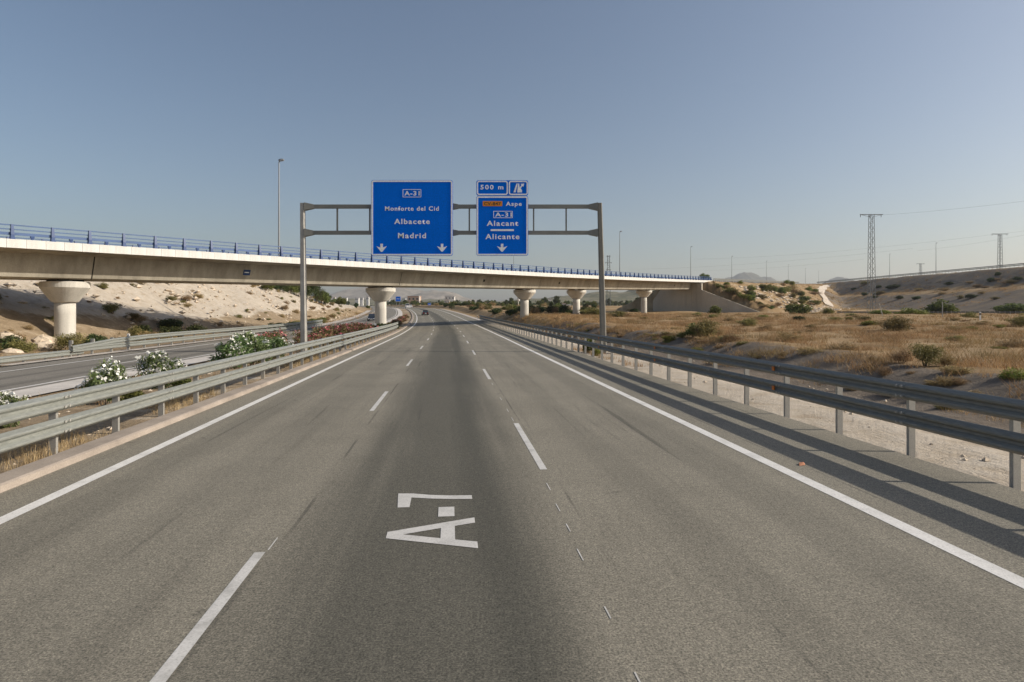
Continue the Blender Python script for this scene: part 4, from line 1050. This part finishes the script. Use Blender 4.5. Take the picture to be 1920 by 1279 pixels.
for i in range(90):
    px = random.uniform(600, 1200); Z = random.uniform(420, 860); x = (px - CX)/F*Z; s_, t_ = xy2st(x, Z)
    if -28 < t_[0] < 14: continue
    tree(('dark', 'round')[i % 2], x, Z, gz(x, Z) - .3, random.uniform(.7, 1.5), 'distant tree scattered over the plain under the overpass', 'distant trees on the plain')
fr = np.random.default_rng(3); cs = []
for i in range(1300):
    Z = fr.uniform(600, 2600); x = (fr.uniform(560, 1250) - CX)/F*Z
    z = (gz(x, Z) if Z < 880 else fz_at(Z) + fbm(x, Z, .0011, 4, 1.7)*(3 + (math.hypot(x, Z)-850)*.0045))
    s_, t_ = xy2st(x, Z)
    if Z < 900 and -28 < t_[0] < 14: continue
    h_ = fr.uniform(2.5, 6.); w_ = fr.uniform(3, 9)
    q = fr.normal(size=(22, 3)); q /= np.linalg.norm(q, axis=1)[:, None]; q *= (fr.random(22)**.4)[:, None]
    cs.append(np.stack([x + q[:, 0]*w_, Z + q[:, 1]*w_, z + h_*.5 + q[:, 2]*h_*.5], -1))
cs = np.concatenate(cs); stuff(link('far_scrub', np_mesh('far_scrub', leaf_quads(cs, 2.6, fr, .6, .0), 4), M['darkgreen']), 'far off dark scrub and orchards over the plain')

# --- grass: tapering blades, one mesh per area
def blades(B, H, rg, per, spread, wid, lean=.45):
    n = len(B)*per; b = np.repeat(B, per, 0); h = np.repeat(H, per)*(.45 + .75*rg.random(n))
    a = rg.random(n)*6.283; rr = spread*np.sqrt(rg.random(n)); b = b + np.stack([np.cos(a)*rr, np.sin(a)*rr, np.zeros(n)], -1)
    d = rg.random(n)*6.283; lv = lean*h*(.3 + rg.random(n)); tip = b + np.stack([np.cos(d)*lv, np.sin(d)*lv, h], -1)
    e = rg.random(n)*3.1416; w = wid*(.6 + .8*rg.random(n)); dv = np.stack([np.cos(e)*w, np.sin(e)*w, np.zeros(n)], -1)
    return np.stack([b - dv, b + dv, tip], 1).reshape(-1, 3)
def scatter(n, s0, s1, t0f, t1f, rg, nearbias=1.):
    s = s0 + (s1 - s0)*rg.random(n)**nearbias; a = t0f(s) if callable(t0f) else t0f; b = t1f(s) if callable(t1f) else t1f
    t = a + (b - a)*rg.random(n); x, y = st2xy(s, t); return s, t, x, y, height(s, t, x, y)
g1 = np.random.default_rng(21)
def tuft_field(name, n, s0, s1, a, b, hmean, per, spread, wid, mat, label, bias=1.0, clump=.0, lean=.45):
    s, t, x, y, z = scatter(n, s0, s1, a, b, g1, bias)
    if clump > -1:
        keep = np.array([mnoise.noise((float(p)*.33, float(q)*.33, 5.)) + .5*mnoise.noise((float(p)*1.1, float(q)*1.1, 2.)) > clump for p, q in zip(x, y)]); x, y, z = x[keep], y[keep], z[keep]
    B = np.stack([x, y, z - .06], -1); H = hmean*(.6 + .8*g1.random(len(B)))
    o = link(name, np_mesh(name, blades(B, H, g1, per, spread, wid, lean), 3), mat); stuff(o, label); return o
tuft_field('dry_grass', 10500, 12, 105, lambda s: toe_r(s) + 2.5, lambda s: toe_r(s) + 34, 0.42, 20, .42, .011, M['straw'], 'tangled dry straw grass on the right bank and field', 1.2, -.12, .95)
tuft_field('dry_grass', 6000, 30, 150, lambda s: toe_r(s) + 30, lambda s: toe_r(s) + 105, 0.42, 13, .6, .022, M['straw'], 'dry grass over the far part of the right field', 1.0, -.12, .9)
tuft_field('dry_grass', 4200, 12, 95, lambda s: toe_r(s) + .3, lambda s: toe_r(s) + 4.2, .30, 14, .3, .008, M['straw'], 'sparse straw tufts on the dark bank', 1.1, .12, .8)
tuft_field('dry_grass', 700, 70, 150, lambda s: toe_r(s) - .5, lambda s: toe_r(s) + 12, .5, 18, .4, .016, M['straw'], 'dry grass near the barrier end', 1., -.3, .6)
tuft_field('verge_grass', 4200, 3, 86, -8.6, -6.70, .19, 14, .14, .0048, M['straw_pale'], 'short dry weeds along the kerb under the left barrier', 1.5, -.02, .5)
tuft_field('verge_grass', 620, 3.5, 40, -8.0, -6.75, .38, 14, .07, .0045, M['straw_pale'], 'taller pale straw tufts under the left barrier', 1.2, .0, .25)
tuft_field('verge_grass', 1300, 9, 70, -12., -8.0, .30, 12, .25, .007, M['straw'], 'dry grass between the oleanders', 1.1, .05, .5)
tuft_field('verge_grass', 260, 28, 42, 8.4, 10.2, .30, 14, .12, .006, M['straw'], 'dry tufts behind the right barrier near the gantry', 1., .0, .4)
tuft_field('verge_grass', 420, 10, 70, lambda s: toe_r(s) - 2.4, lambda s: toe_r(s) - .6, .13, 10, .2, .006, M['straw_pale'], 'dead weeds in the ditch behind the right barrier', 1., .05, .6)
tuft_field('bank_grass', 2600, 60, 200, lambda s: toe_l(s) - 15.5, lambda s: toe_l(s) - 20, .4, 10, .45, .016, M['straw'], 'dry grass fringe along the top of the pale bank', 1., -.1, .5)
tuft_field('bank_grass', 3600, 36, 200, lambda s: toe_l(s) + 5, lambda s: toe_l(s) - 1.5, .34, 10, .4, .014, M['straw'], 'dry weeds along the foot of the pale bank', 1., .05, .5)

def fill_growth(n, fn, label, hm=.55, wid=.03):
    B = []
    for i in range(n):
        x, y = fn(); x, y = float(x), float(y)
        if mnoise.noise((x*.07, y*.07, 8.)) + .6*mnoise.noise((x*.25, y*.25, 3.)) < -.05: continue
        B.append((x, y, gz(x, y) - .1))
    B = np.array(B); H = hm*(.5 + g1.random(len(B)))
    stuff(link('dry_grass', np_mesh('dry_grass', blades(B, H, g1, 14, .8, wid, .9), 3), M['straw']), label)
fill_growth(2600, lambda: bxy(random.uniform(168, 330), random.uniform(0, 36)), 'dry scrub grass over the fill behind the abutment')
fill_growth(3800, lambda: tuple(E2A + E2D*random.uniform(-40, 230) + E2N*random.uniform(-2, 50)), 'thin dry grass over the terraced embankment', .5, .045)
fill_growth(700, lambda: tuple(E2A + E2D*random.uniform(-40, 230) + E2N*random.uniform(17, 28)), 'dry grass along the terrace of the embankment', .7)
# --- stones and boulders
def stones(n, s0, s1, a, b, r0, r1, label, bias=1.):
    s, t, x, y, z = scatter(n, s0, s1, a, b, g1, bias)
    ph = np.array([(1,0,0),(-1,0,0),(0,1,0),(0,-1,0),(0,0,1),(0,0,-1)], float); F8 = [(0,2,4),(2,1,4),(1,3,4),(3,0,4),(2,0,5),(1,2,5),(3,1,5),(0,3,5)]
    V = []
    for i in range(len(x)):
        r_ = r0 + (r1 - r0)*g1.random()**2.5; p = ph*(.6 + .7*g1.random((6, 3)))*r_*np.array([1.2, 1.2, .75]); c, s_ = math.cos(i), math.sin(i)
        p = np.stack([p[:, 0]*c - p[:, 1]*s_, p[:, 0]*s_ + p[:, 1]*c, p[:, 2]], -1) + np.array([x[i], y[i], z[i] + r_*.2]); V.append(p[np.array(F8)].reshape(-1, 3))
    stuff(link('loose_stones', np_mesh('loose_stones', np.concatenate(V), 3), M['rock']), label)
stones(1500, 40, 170, lambda s: toe_l(s) + 2, lambda s: toe_l(s) - 18, .05, .40, 'loose pale stones on the cut slope')
stones(420, 9, 80, lambda s: 8.6 + 0*s, lambda s: toe_r(s) + 3.5, .012, .07, 'small stones behind the right barrier', 1.5)
def fill_stones(n, fn, r0, r1, label):
    V = []; ph = np.array([(1,0,0),(-1,0,0),(0,1,0),(0,-1,0),(0,0,1),(0,0,-1)], float); F8 = np.array([(0,2,4),(2,1,4),(1,3,4),(3,0,4),(2,0,5),(1,2,5),(3,1,5),(0,3,5)])
    for i in range(n):
        x, y = fn(); x, y = float(x), float(y); r_ = r0 + (r1 - r0)*g1.random()**2; V.append((ph*(.6 + .7*g1.random((6, 3)))*r_*np.array([1.3, 1.2, .6]) + np.array([x, y, gz(x, y)]))[F8].reshape(-1, 3))
    stuff(link('loose_stones', np_mesh('loose_stones', np.concatenate(V), 3), M['rock']), label)
fill_stones(420, lambda: bxy(random.gauss(215, 22), random.uniform(4, 30)), .25, 1.1, 'pale stones showing through the scrub of the fill')
stones(260, 10, 60, -12., -7.2, .02, .12, 'pale stones in the median')
ico_v = None
for i, (px, py, w, h) in enumerate(((10, 640, 60, 34), (78, 648, 40, 20), (82, 641, 44, 24), (22, 660, 40, 14))):
    x, y, z = ground_hit(px, py + h*.4); k = y/F; rg = np.random.default_rng(i + 40); mb = MB(); n1, n2 = 7, 10; rings = []
    for a in range(n1):
        th = math.pi*(a + .02)/(n1 - .96); rings.append([(w*k*.5*math.sin(th)*math.cos(6.283*b/n2)*(.75 + .5*rg.random()), w*k*.4*math.sin(th)*math.sin(6.283*b/n2)*(.75 + .5*rg.random()), h*k*.62*math.cos(th)*(.85 + .3*rg.random())) for b in range(n2)])
    mb.loft(rings); o = link('boulder', mb.mesh('boulder'), M['rock'], None, (x, y, z + h*k*.25))
    tag(o, ['pale limestone boulder at the left picture edge below the bank', 'low limestone block left of the first pier foot', 'broad pale ledge stone behind the first pier foot', 'flat pale stone by the barrier at the left picture edge'][i], 'boulder')

# ================================================================== STREET FURNITURE
# --- lamp posts
lp = MB().tube((0, 0, -.3), (0, 0, 9.7), .10, .05, 8); lp_me = lp.mesh('pole'); lp_me.materials.append(M['lamp'])
la_me = MB().tube((0, 0, 9.68), (.16, 0, 9.86), .045, .035, 6).mesh('arm'); la_me.materials.append(M['lamp'])
lh = MB().loft([[(-.02, -.10, 9.80), (-.02, .10, 9.80), (-.02, .10, 9.92), (-.02, -.10, 9.92)], [(.2, -.16, 9.80), (.2, .16, 9.80), (.2, .14, 10.0), (.2, -.14, 10.0)], [(.45, -.12, 9.86), (.45, .12, 9.86), (.45, .1, 9.98), (.45, -.1, 9.98)]])
lh_me = lh.mesh('lamp_head'); lh_me.materials.append(M['lamp'])
def lamp(px, ytop, Z, label, zb=None, group=None):
    x = (px - CX)/F*Z; zb = gz(x, Z) if zb is None else zb; zt_ = CAMZ + (HOR - ytop)*Z/F; k = max(.4, (zt_ - zb)/10.)
    o = thing('lamp_post', label, 'lamp post', (x, Z, zb), 0, group, (max(.6, k), max(.6, k), k))
    link('pole', lp_me, None, o); link('arm', la_me, None, o); link('lamp_head', lh_me, None, o)
def far_edge(px):
    k = (px - CX)/F; u = U0 + .1; P0 = np.array(bxy(0, u)); s = (k*P0[1] - P0[0])/(BD[0] - k*BD[1]); x, y = bxy(s, u); return y, float(btop(s))
for px, yt, lab in ((523, 298, 'tall lamp post on the far edge of the overpass left of the gantry'), (963, 470, 'lamp post on the overpass mostly hidden behind the exit sign'), (1162, 433, 'lamp post on the overpass just right of the gantry'), (1295, 462, 'lamp post on the overpass near its right end')):
    Z, zb = far_edge(px); lamp(px, yt, Z, lab, zb - .3, 'lamp posts along the ramp')
for px, yt, Z, lab in ((1372, 480, 240, 'lamp post above the cone shaped hill'), (1437, 489, 285, 'lamp post on the ramp crest right of the cone shaped hill'), (1478, 496, 330, 'thin lamp post on the ramp crest, left of three far ones'),
                       (1510, 503, 375, 'thin lamp post on the ramp crest, middle of three far ones'), (1535, 508, 420, 'thin lamp post on the ramp crest, right of three far ones'), (1668, 476, 340, 'pale lamp post behind the terraced embankment crest, right of the pylon'),
                       (1755, 455, 290, 'lamp post behind the crest railing between the two small pylons')):
    lamp(px, yt, Z, lab, None, 'lamp posts along the ramp')
# --- lattice pylons and wires
def pylon(px, ytop, ybase, Z, wb_, wt_, arm_px, label, kind='tee'):
    x = (px - CX)/F*Z; zb = gz(x, Z) if Z < 880 else fz_at(Z); zt_ = CAMZ + (HOR - ytop)*Z/F; o = thing('pylon', label, 'pylon', (x, Z, zb)); h = zt_ - zb
    leg = max(.045, wb_*.036)
    for sx in (-1, 1):
        for sy in (-1, 1): link('leg', MB().beam((sx*wb_/2, sy*wb_/2, -.3), (sx*wt_/2, sy*wt_/2, h), leg*1.6, leg*1.6).mesh('leg'), M['lattice'], o)
    br_ = MB(); n = max(6, int(h/1.5)); 
    for i in range(n):
        f0, f1 = i/n, (i+1)/n; w0 = wb_ + (wt_-wb_)*f0; w1 = wb_ + (wt_-wb_)*f1; z0, z1 = h*f0, h*f1; sg = 1 if i % 2 else -1
        for sd in (-1, 1):
            br_.beam((-sg*w0/2, sd*w0/2, z0), (sg*w1/2, sd*w1/2, z1), leg, leg); br_.beam((sd*w0/2, -sg*w0/2, z0), (sd*w1/2, sg*w1/2, z1), leg, leg)
    link('lattice_bracing', br_.mesh('lattice_bracing'), M['lattice'], o)
    aw_ = arm_px*Z/F
    lev = [h] if kind == 'tee' else [h - .5, h*.86, h*.72]
    for k, z in enumerate(lev):
        a = MB(); w = aw_*(1 if kind == 'tee' else (.6, 1., .75)[k]); a.beam((-w/2, 0, z + .1), (w/2, 0, z + .1), .22, .2); a.beam((-w/2, 0, z + .1), (-wt_/2, 0, z - .6), .08, .08); a.beam((w/2, 0, z + .1), (wt_/2, 0, z - .6), .08, .08); link('crossarm', a.mesh('crossarm'), M['lattice'], o)
        for q in (-.48, -.1, .42): link('insulator', MB().tube((w*q, 0, z + .02), (w*q, 0, z - .75), .09, .07, 6).mesh('insulator'), M['cable'], o)
    return x, Z, zb + h
p1 = pylon(1634, 403, 572, 185, 1.75, 1.05, 43, 'big lattice pylon with flat crossarm before the terraced embankment')
p2 = pylon(1875, 439, 495, 320, 2.2, 1.15, 31, 'lattice pylon with flat crossarm behind the crest at the right edge')
p3 = pylon(1726, 494.5, 511, 520, 2.2, 1.2, 15, 'tiny distant T shaped pylon behind the crest railing')
p4 = pylon(1141, 479, 512, 420, 2.6, 1.4, 12, 'slim lattice tower rising behind the overpass railing', 'tower')
def wire(pts, label, r=.022, sag=0.02):
    a, b = Vector(pts[0]), Vector(pts[1]); mb = MB(); n = 24; L_ = (b - a).length; q = [a.lerp(b, i/n) - Vector((0, 0, sag*L_*4*(i/n)*(1 - i/n))) for i in range(n + 1)]
    rings = []
    d = (b - a).normalized(); e1 = d.orthogonal().normalized(); e2 = d.cross(e1)
    for c in q: rings.append([c + e1*r*math.cos(2.094*k) + e2*r*math.sin(2.094*k) for k in range(3)])
    mb.loft(rings); o = link('power_line', mb.mesh('power_line', tuple(a)), M['cable'], None, tuple(a)); tag(o, label, 'cable', 'overhead power lines')
wire((ray(1655, 403, 185), ray(2150, 345, 125)), 'power line running from the big pylon out past the right edge', .02, .012)
wire((ray(1858, 441, 320), ray(2150, 395, 250)), 'upper faint power line near the right pylon', .025, .01)
wire((ray(1300, 486, 520), ray(1860, 440, 320)), 'long faint power line across the sky left of the right pylon', .03, .012)
wire((ray(1180, 505, 560), ray(1712, 466, 340)), 'lower long faint power line above the ramp lamps', .03, .010)
wire((ray(1300, 507, 640), ray(1620, 486, 430)), 'lowest faint power line above the ramp lamps', .03, .010)
wire((ray(1720, 470, 400), ray(2000, 425, 300)), 'faint power line right of the lamp posts', .03, .012)
# --- delineators
dl = MB().loft([[(-.06, -.02, -.2), (.06, -.02, -.2), (.05, .04, -.2), (-.05, .04, -.2)], [(-.06, -.02, 1.0), (.06, -.02, 1.0), (.05, .04, 1.03), (-.05, .04, 1.03)]]); dl_me = dl.mesh('marker_body'); dl_me.materials.append(M['white_plastic'])
db_me = MB().box(-.062, .062, -.024, .043, .72, .90).mesh('black_band'); db_me.materials.append(M['black'])
def marker(s, t, label, z=None, k=1.):
    x, y = st2xy(s, t); o = thing('marker_post', label, 'marker post', (float(x), float(y), gz(float(x), float(y)) if z is None else z), 0, None, (k*1.3, k*1.3, k)); link('marker_body', dl_me, None, o); link('black_band', db_me, None, o)
marker(43.2, -21.6, 'white marker post behind the outer barrier left of the oleander row', None, 1.1)
marker(62.5, -7.5, 'white marker post in the pink oleanders near the middle pier', None, 1.3)
x, y, z = ground_hit(1838, 603); s_, t_ = xy2st(x, y); marker(float(s_[0]), float(t_[0]), 'white marker post in the dry grass before the side road', None, .95)
s_ = 138; marker(s_, 8.3, 'white marker post past the end of the right barrier')
for px, yt, yb, lab in ((1767, 566, 596, 'thin grey pole standing in front of the large round bush'), (1657, 570, 594, 'leaning thin pole by the side road rail')):
    x, y, z = ground_hit(px, yb); h = (yb - yt)*y/F; mb = MB().tube((0, 0, -.3), ((-.7 if 'lean' in lab else 0), 0, h), .06, .05, 6); o = link('pole', mb.mesh('pole'), M['post'], None, (x, y, z)); tag(o, lab, 'pole')

# --- far blue signs
def far_sign(px, yc, wpx, hpx, Z, label):
    x = (px - CX)/F*Z; zc = CAMZ + (HOR - yc)*Z/F; w = wpx*Z/F; h = hpx*Z/F; zg = gz(x, Z); o = thing('motorway_sign', label, 'road sign', (x, Z, zg)); L0 = (x, Z, zg)
    plate('panel', x - w/2, x + w/2, zc - h/2, zc + h/2, .12, Z, Z + .06, M['sign_blue'], o, L0); frame('border', x - w/2 + .03, x + w/2 - .03, zc - h/2 + .03, zc + h/2 - .03, .1, .09, Z - .012, Z - .0005, M['sign_white'], o, L0)
    link('panel_line', MB().box(x - w*.3, x + w*.3, Z - .012, Z - .001, zc - .12, zc + .12).mesh('panel_line', L0), M['sign_white'], o)
    for q in (-.3, .3): link('leg', MB().box(x + w*q - .08, x + w*q + .08, Z + .065, Z + .2, zg - .3, zc + h*.4).mesh('leg', L0), M['post'], o)
far_sign(746.5, 560.5, 9.5, 9.5, 330, 'small far blue sign on posts right of the middle pier')
far_sign(805, 571, 6, 6, 380, 'small dull blue sign far ahead beside the road')

# --- vehicles
def car(label, px, Z, t, body, heading, hgt=1.45, ln=4.2, wd=1.75, van=False, seen_from_front=False, name='car'):
    s = Z/math.cos(PHI0); x, y = st2xy(s, t); z = float(zr(s)) + .005
    # solve the distance along the lane for this pixel
    best = min(np.arange(Z - 60, Z + 60, 1.), key=lambda q: abs((st2xy(q, t)[0]/st2xy(q, t)[1])*F + CX - px)) if px is not None else s
    if px is not None: x, y = st2xy(best, t); z = float(zr(best)) + .005; s = best
    o = thing(name, label, 'van' if van else 'car', (float(x), float(y), z), -float(phi_of(s)) + heading)
    hl = ln/2; w = wd/2; bh = hgt*.56
    def sec(yy, zz0, zz1, ww, top=.93): return [(-ww, yy, zz0), (ww, yy, zz0), (ww*1.0, yy, (zz0+zz1)/2), (ww*top, yy, zz1), (-ww*top, yy, zz1), (-ww*1.0, yy, (zz0+zz1)/2)]
    mb = MB().loft([sec(-hl, .32, bh*.80, w*.86), sec(-hl + .15, .2, bh*.98, w*.96), sec(-hl*.5, .18, bh*1.02, w), sec(hl*.3, .18, bh*1.02, w), sec(hl - .5, .2, bh*.86, w*.97), sec(hl, .3, bh*.66, w*.84)]); link('body', mb.mesh('body'), body, o)
    y0, y1, y2, y3 = (-hl*.96, -hl*.9, hl*.45, hl*.72) if van else (-hl*.86, -hl*.52, hl*.10, hl*.48)
    cab = MB().loft([[(-w*.88, yb_, bh*1.0), (w*.88, yb_, bh*1.0), (w*.70, yt_, hgt), (-w*.70, yt_, hgt)] for yb_, yt_ in ((y0, y1), (y3, y2))], cap=True); link('cabin', cab.mesh('cabin'), body, o)
    def pane(a, b, c, d): link('window', MB().add([a, b, c, d, tuple(np.array(a)*.985), tuple(np.array(b)*.985), tuple(np.array(c)*.985), tuple(np.array(d)*.985)], [(0,1,2,3),(7,6,5,4),(0,4,5,1),(1,5,6,2),(2,6,7,3),(3,7,4,0)]).mesh('window'), M['glass'], o)
    def lerp(p, q, f_): return tuple(p[i] + (q[i] - p[i])*f_ for i in range(3))
    for yb_, yt_, sg in ((y0, y1, -1), (y3, y2, 1)):
        pane((-w*.80, yb_ + sg*.03, bh*1.06), (w*.80, yb_ + sg*.03, bh*1.06), (w*.66, yt_ + sg*.05, hgt*.95), (-w*.66, yt_ + sg*.05, hgt*.95))
    for sx in (-1, 1):
        pane((sx*(w*.885), y0 + .25, bh*1.08), (sx*(w*.885), y3 - .3, bh*1.08), (sx*(w*.745), y2 - .05, hgt*.93), (sx*(w*.745), y1 + .12, hgt*.93))
        for yy in (-hl*.62, hl*.62):
            wl = link('wheel', MB().tube((sx*(w - .2), yy, .31), (sx*(w + .01), yy, .31), .31, .31, 16).mesh('wheel'), M['black'], o); link('rim', MB().tube((sx*(w + .0), yy, .31), (sx*(w + .02), yy, .31), .19, .18, 10).mesh('rim'), M['galv'], wl)
        link('tail_light', MB().box(sx*w*.62 - .16, sx*w*.62 + .16, -hl - .02, -hl + .1, bh*.68, bh*.86).mesh('tail_light'), M['red_light'], o)
        link('headlight', MB().box(sx*w*.60 - .17, sx*w*.60 + .17, hl - .12, hl + .02, bh*.52, bh*.66).mesh('headlight'), M['clear_light'], o)
    link('number_plate', MB().box(-.26, .26, -hl - .03, -hl, .5, .62).mesh('number_plate'), M['white_plastic'], o); link('number_plate', MB().box(-.26, .26, hl, hl + .03, .36, .47).mesh('number_plate'), M['white_plastic'], o)
    return o
car('dark car driving away on the motorway beyond the overpass', 797, 205, -2.9, M['car_dark'], 0.06)
car('blue grey car coming on the opposing carriageway left of the middle pier', 698, 140, -14.6, M['car_blue'], math.pi, 1.5)
car('white van far ahead on the motorway, left one of the pair', 763.5, 330, -3., M['car_white'], .0, 2.2, 5., 1.9, True, name='van')
car('white car far ahead on the motorway, right one of the pair', 769.5, 318, .2, M['car_white'], .0, 1.5)

# --- far buildings
def building(px, ybase, ytop, wpx, Z, label, wall='build_white', roof='roof_grey', gable=False, dep=None, windows=3, name='building'):
    x = (px - CX)/F*Z; w = wpx*Z/F; z0 = (gz(x, Z) if Z < 880 else fz_at(Z)) - 3; zt_ = CAMZ + (HOR - ytop)*Z/F; zb_ = CAMZ + (HOR - ybase)*Z/F; z0 = min(z0, zb_ - 1); dep = dep or w*.7
    o = thing(name, label, 'building', (x, Z, z0), random.uniform(-.15, .1)); h = zt_ - z0
    link('wall', MB().box(-w/2, w/2, 0, dep, 0, h*1.0 - .0).mesh('wall'), M[wall], o)
    if gable: rf = MB().loft([[(-w/2 - .4, yy, h), (w/2 + .4, yy, h), (0, yy, h + w*.12)] for yy in (-.4, dep + .4)])
    else: rf = MB().box(-w/2 - .3, w/2 + .3, -.3, dep + .3, h, h + max(.5, (zt_ - zb_)*.08))
    link('roof', rf.mesh('roof'), M[roof], o); hh = zt_ - zb_
    for i in range(windows):
        cx_ = -w/2 + w*(i + .5)/windows; link('window', MB().box(cx_ - w*.22/windows, cx_ + w*.22/windows, -.12, .05, h - hh*.62, h - hh*.28).mesh('window'), M['glass'], o)
    return o
BD_ = [(843, 562, 556.5, 18, 620, 'large white flat roofed shed ahead right of the far hill', 'build_white', False), (838, 570, 563, 9, 560, 'white house below the large white shed', 'build_white', True), (884, 572, 566, 6, 560, 'small white house among trees, left of two', 'build_white', True),
       (909, 572, 568, 8, 600, 'long low white house among trees, right of two', 'build_white', True), (775, 566, 556, 22, 900, 'wide tan factory building right of the middle pier', 'build_tan', False), (757, 563, 560, 7, 950, 'small white block next to the far blue sign', 'build_white', False),
       (1027, 564, 561, 13, 900, 'white shed on the slope between two right piers', 'build_white', False), (1057, 575, 569, 7, 420, 'white house by the fourth pier', 'build_white', True), (1065, 576, 572, 10, 430, 'low white annex right of the house by the fourth pier', 'build_white', False),
       (626, 563, 558, 5, 800, 'white house at the left foot of the hazy hill', 'build_white', True), (648, 563, 559, 5, 820, 'white house second from the left below the hill', 'build_white', False), (669, 564, 559.5, 7, 850, 'white block third from the left below the hill', 'build_white', False),
       (678, 564, 559, 5, 870, 'white block fourth from the left below the hill', 'build_white', False), (689, 564, 557, 5, 880, 'tall white house touching the middle pier capital', 'build_white', True), (727, 566, 562, 7, 760, 'white shed just right of the middle pier shaft', 'build_white', False)]
for px, yb, yt, w, Z, lab, mt, gb in BD_: building(px, yb, yt, w, Z, lab, mt, 'roof' if (gb or mt == 'build_tan') else 'roof_grey', gb)
ch = MB().tube((0, 0, 0), (0, 0, 17), 1.2, .9, 10); x, Z = (786 - CX)/F*900, 900.; z = CAMZ + (HOR - 556)*Z/F - 17
o = thing('silo_tower', 'slim white tower at the right end of the tan factory', 'tower', (x, Z, z)); link('shaft', ch.mesh('shaft'), M['build_white'], o); link('cap', MB().tube((0, 0, 17), (0, 0, 17.6), 1.5, 1.5, 10).mesh('cap'), M['build_white'], o)
Z = 330.; x = (972 - CX)/F*Z; zg = gz(x, Z); zc = CAMZ + (HOR - 561.5)*Z/F; o = thing('water_tower', 'small white water tank on a mast left of the third pier', 'water tower', (x, Z, zg))
link('mast', MB().tube((0, 0, -.3), (0, 0, zc - zg), .18, .14, 8).mesh('mast'), M['white_plastic'], o)
tk = MB().loft([[(r_*math.cos(6.283*k/14), r_*math.sin(6.283*k/14), zc - zg + q) for k in range(14)] for r_, q in ((.2, -1.1), (.75, -.7), (.85, 0), (.75, .7), (.2, 1.1))]); link('tank', tk.mesh('tank'), M['build_white'], o)

# --- scrap on the shoulder
x, y = st2xy(float(1130*2.5/(888-585)*1.0), 5.72); sc_ = MB(); sc_.loft([[(-.09, -.05, 0), (.02, -.06, .005), (.10, .01, .0), (.0, .05, 0)], [(-.07, -.03, .025), (.01, -.035, .05), (.07, .01, .035), (.0, .03, .03)]])
o = link('dry_leaf', sc_.mesh('dry_leaf'), M['leaf_litter'], None, (float(x), float(y), .002), (0, 0, .4)); tag(o, 'small reddish brown scrap lying on the right shoulder by the edge line', 'litter')
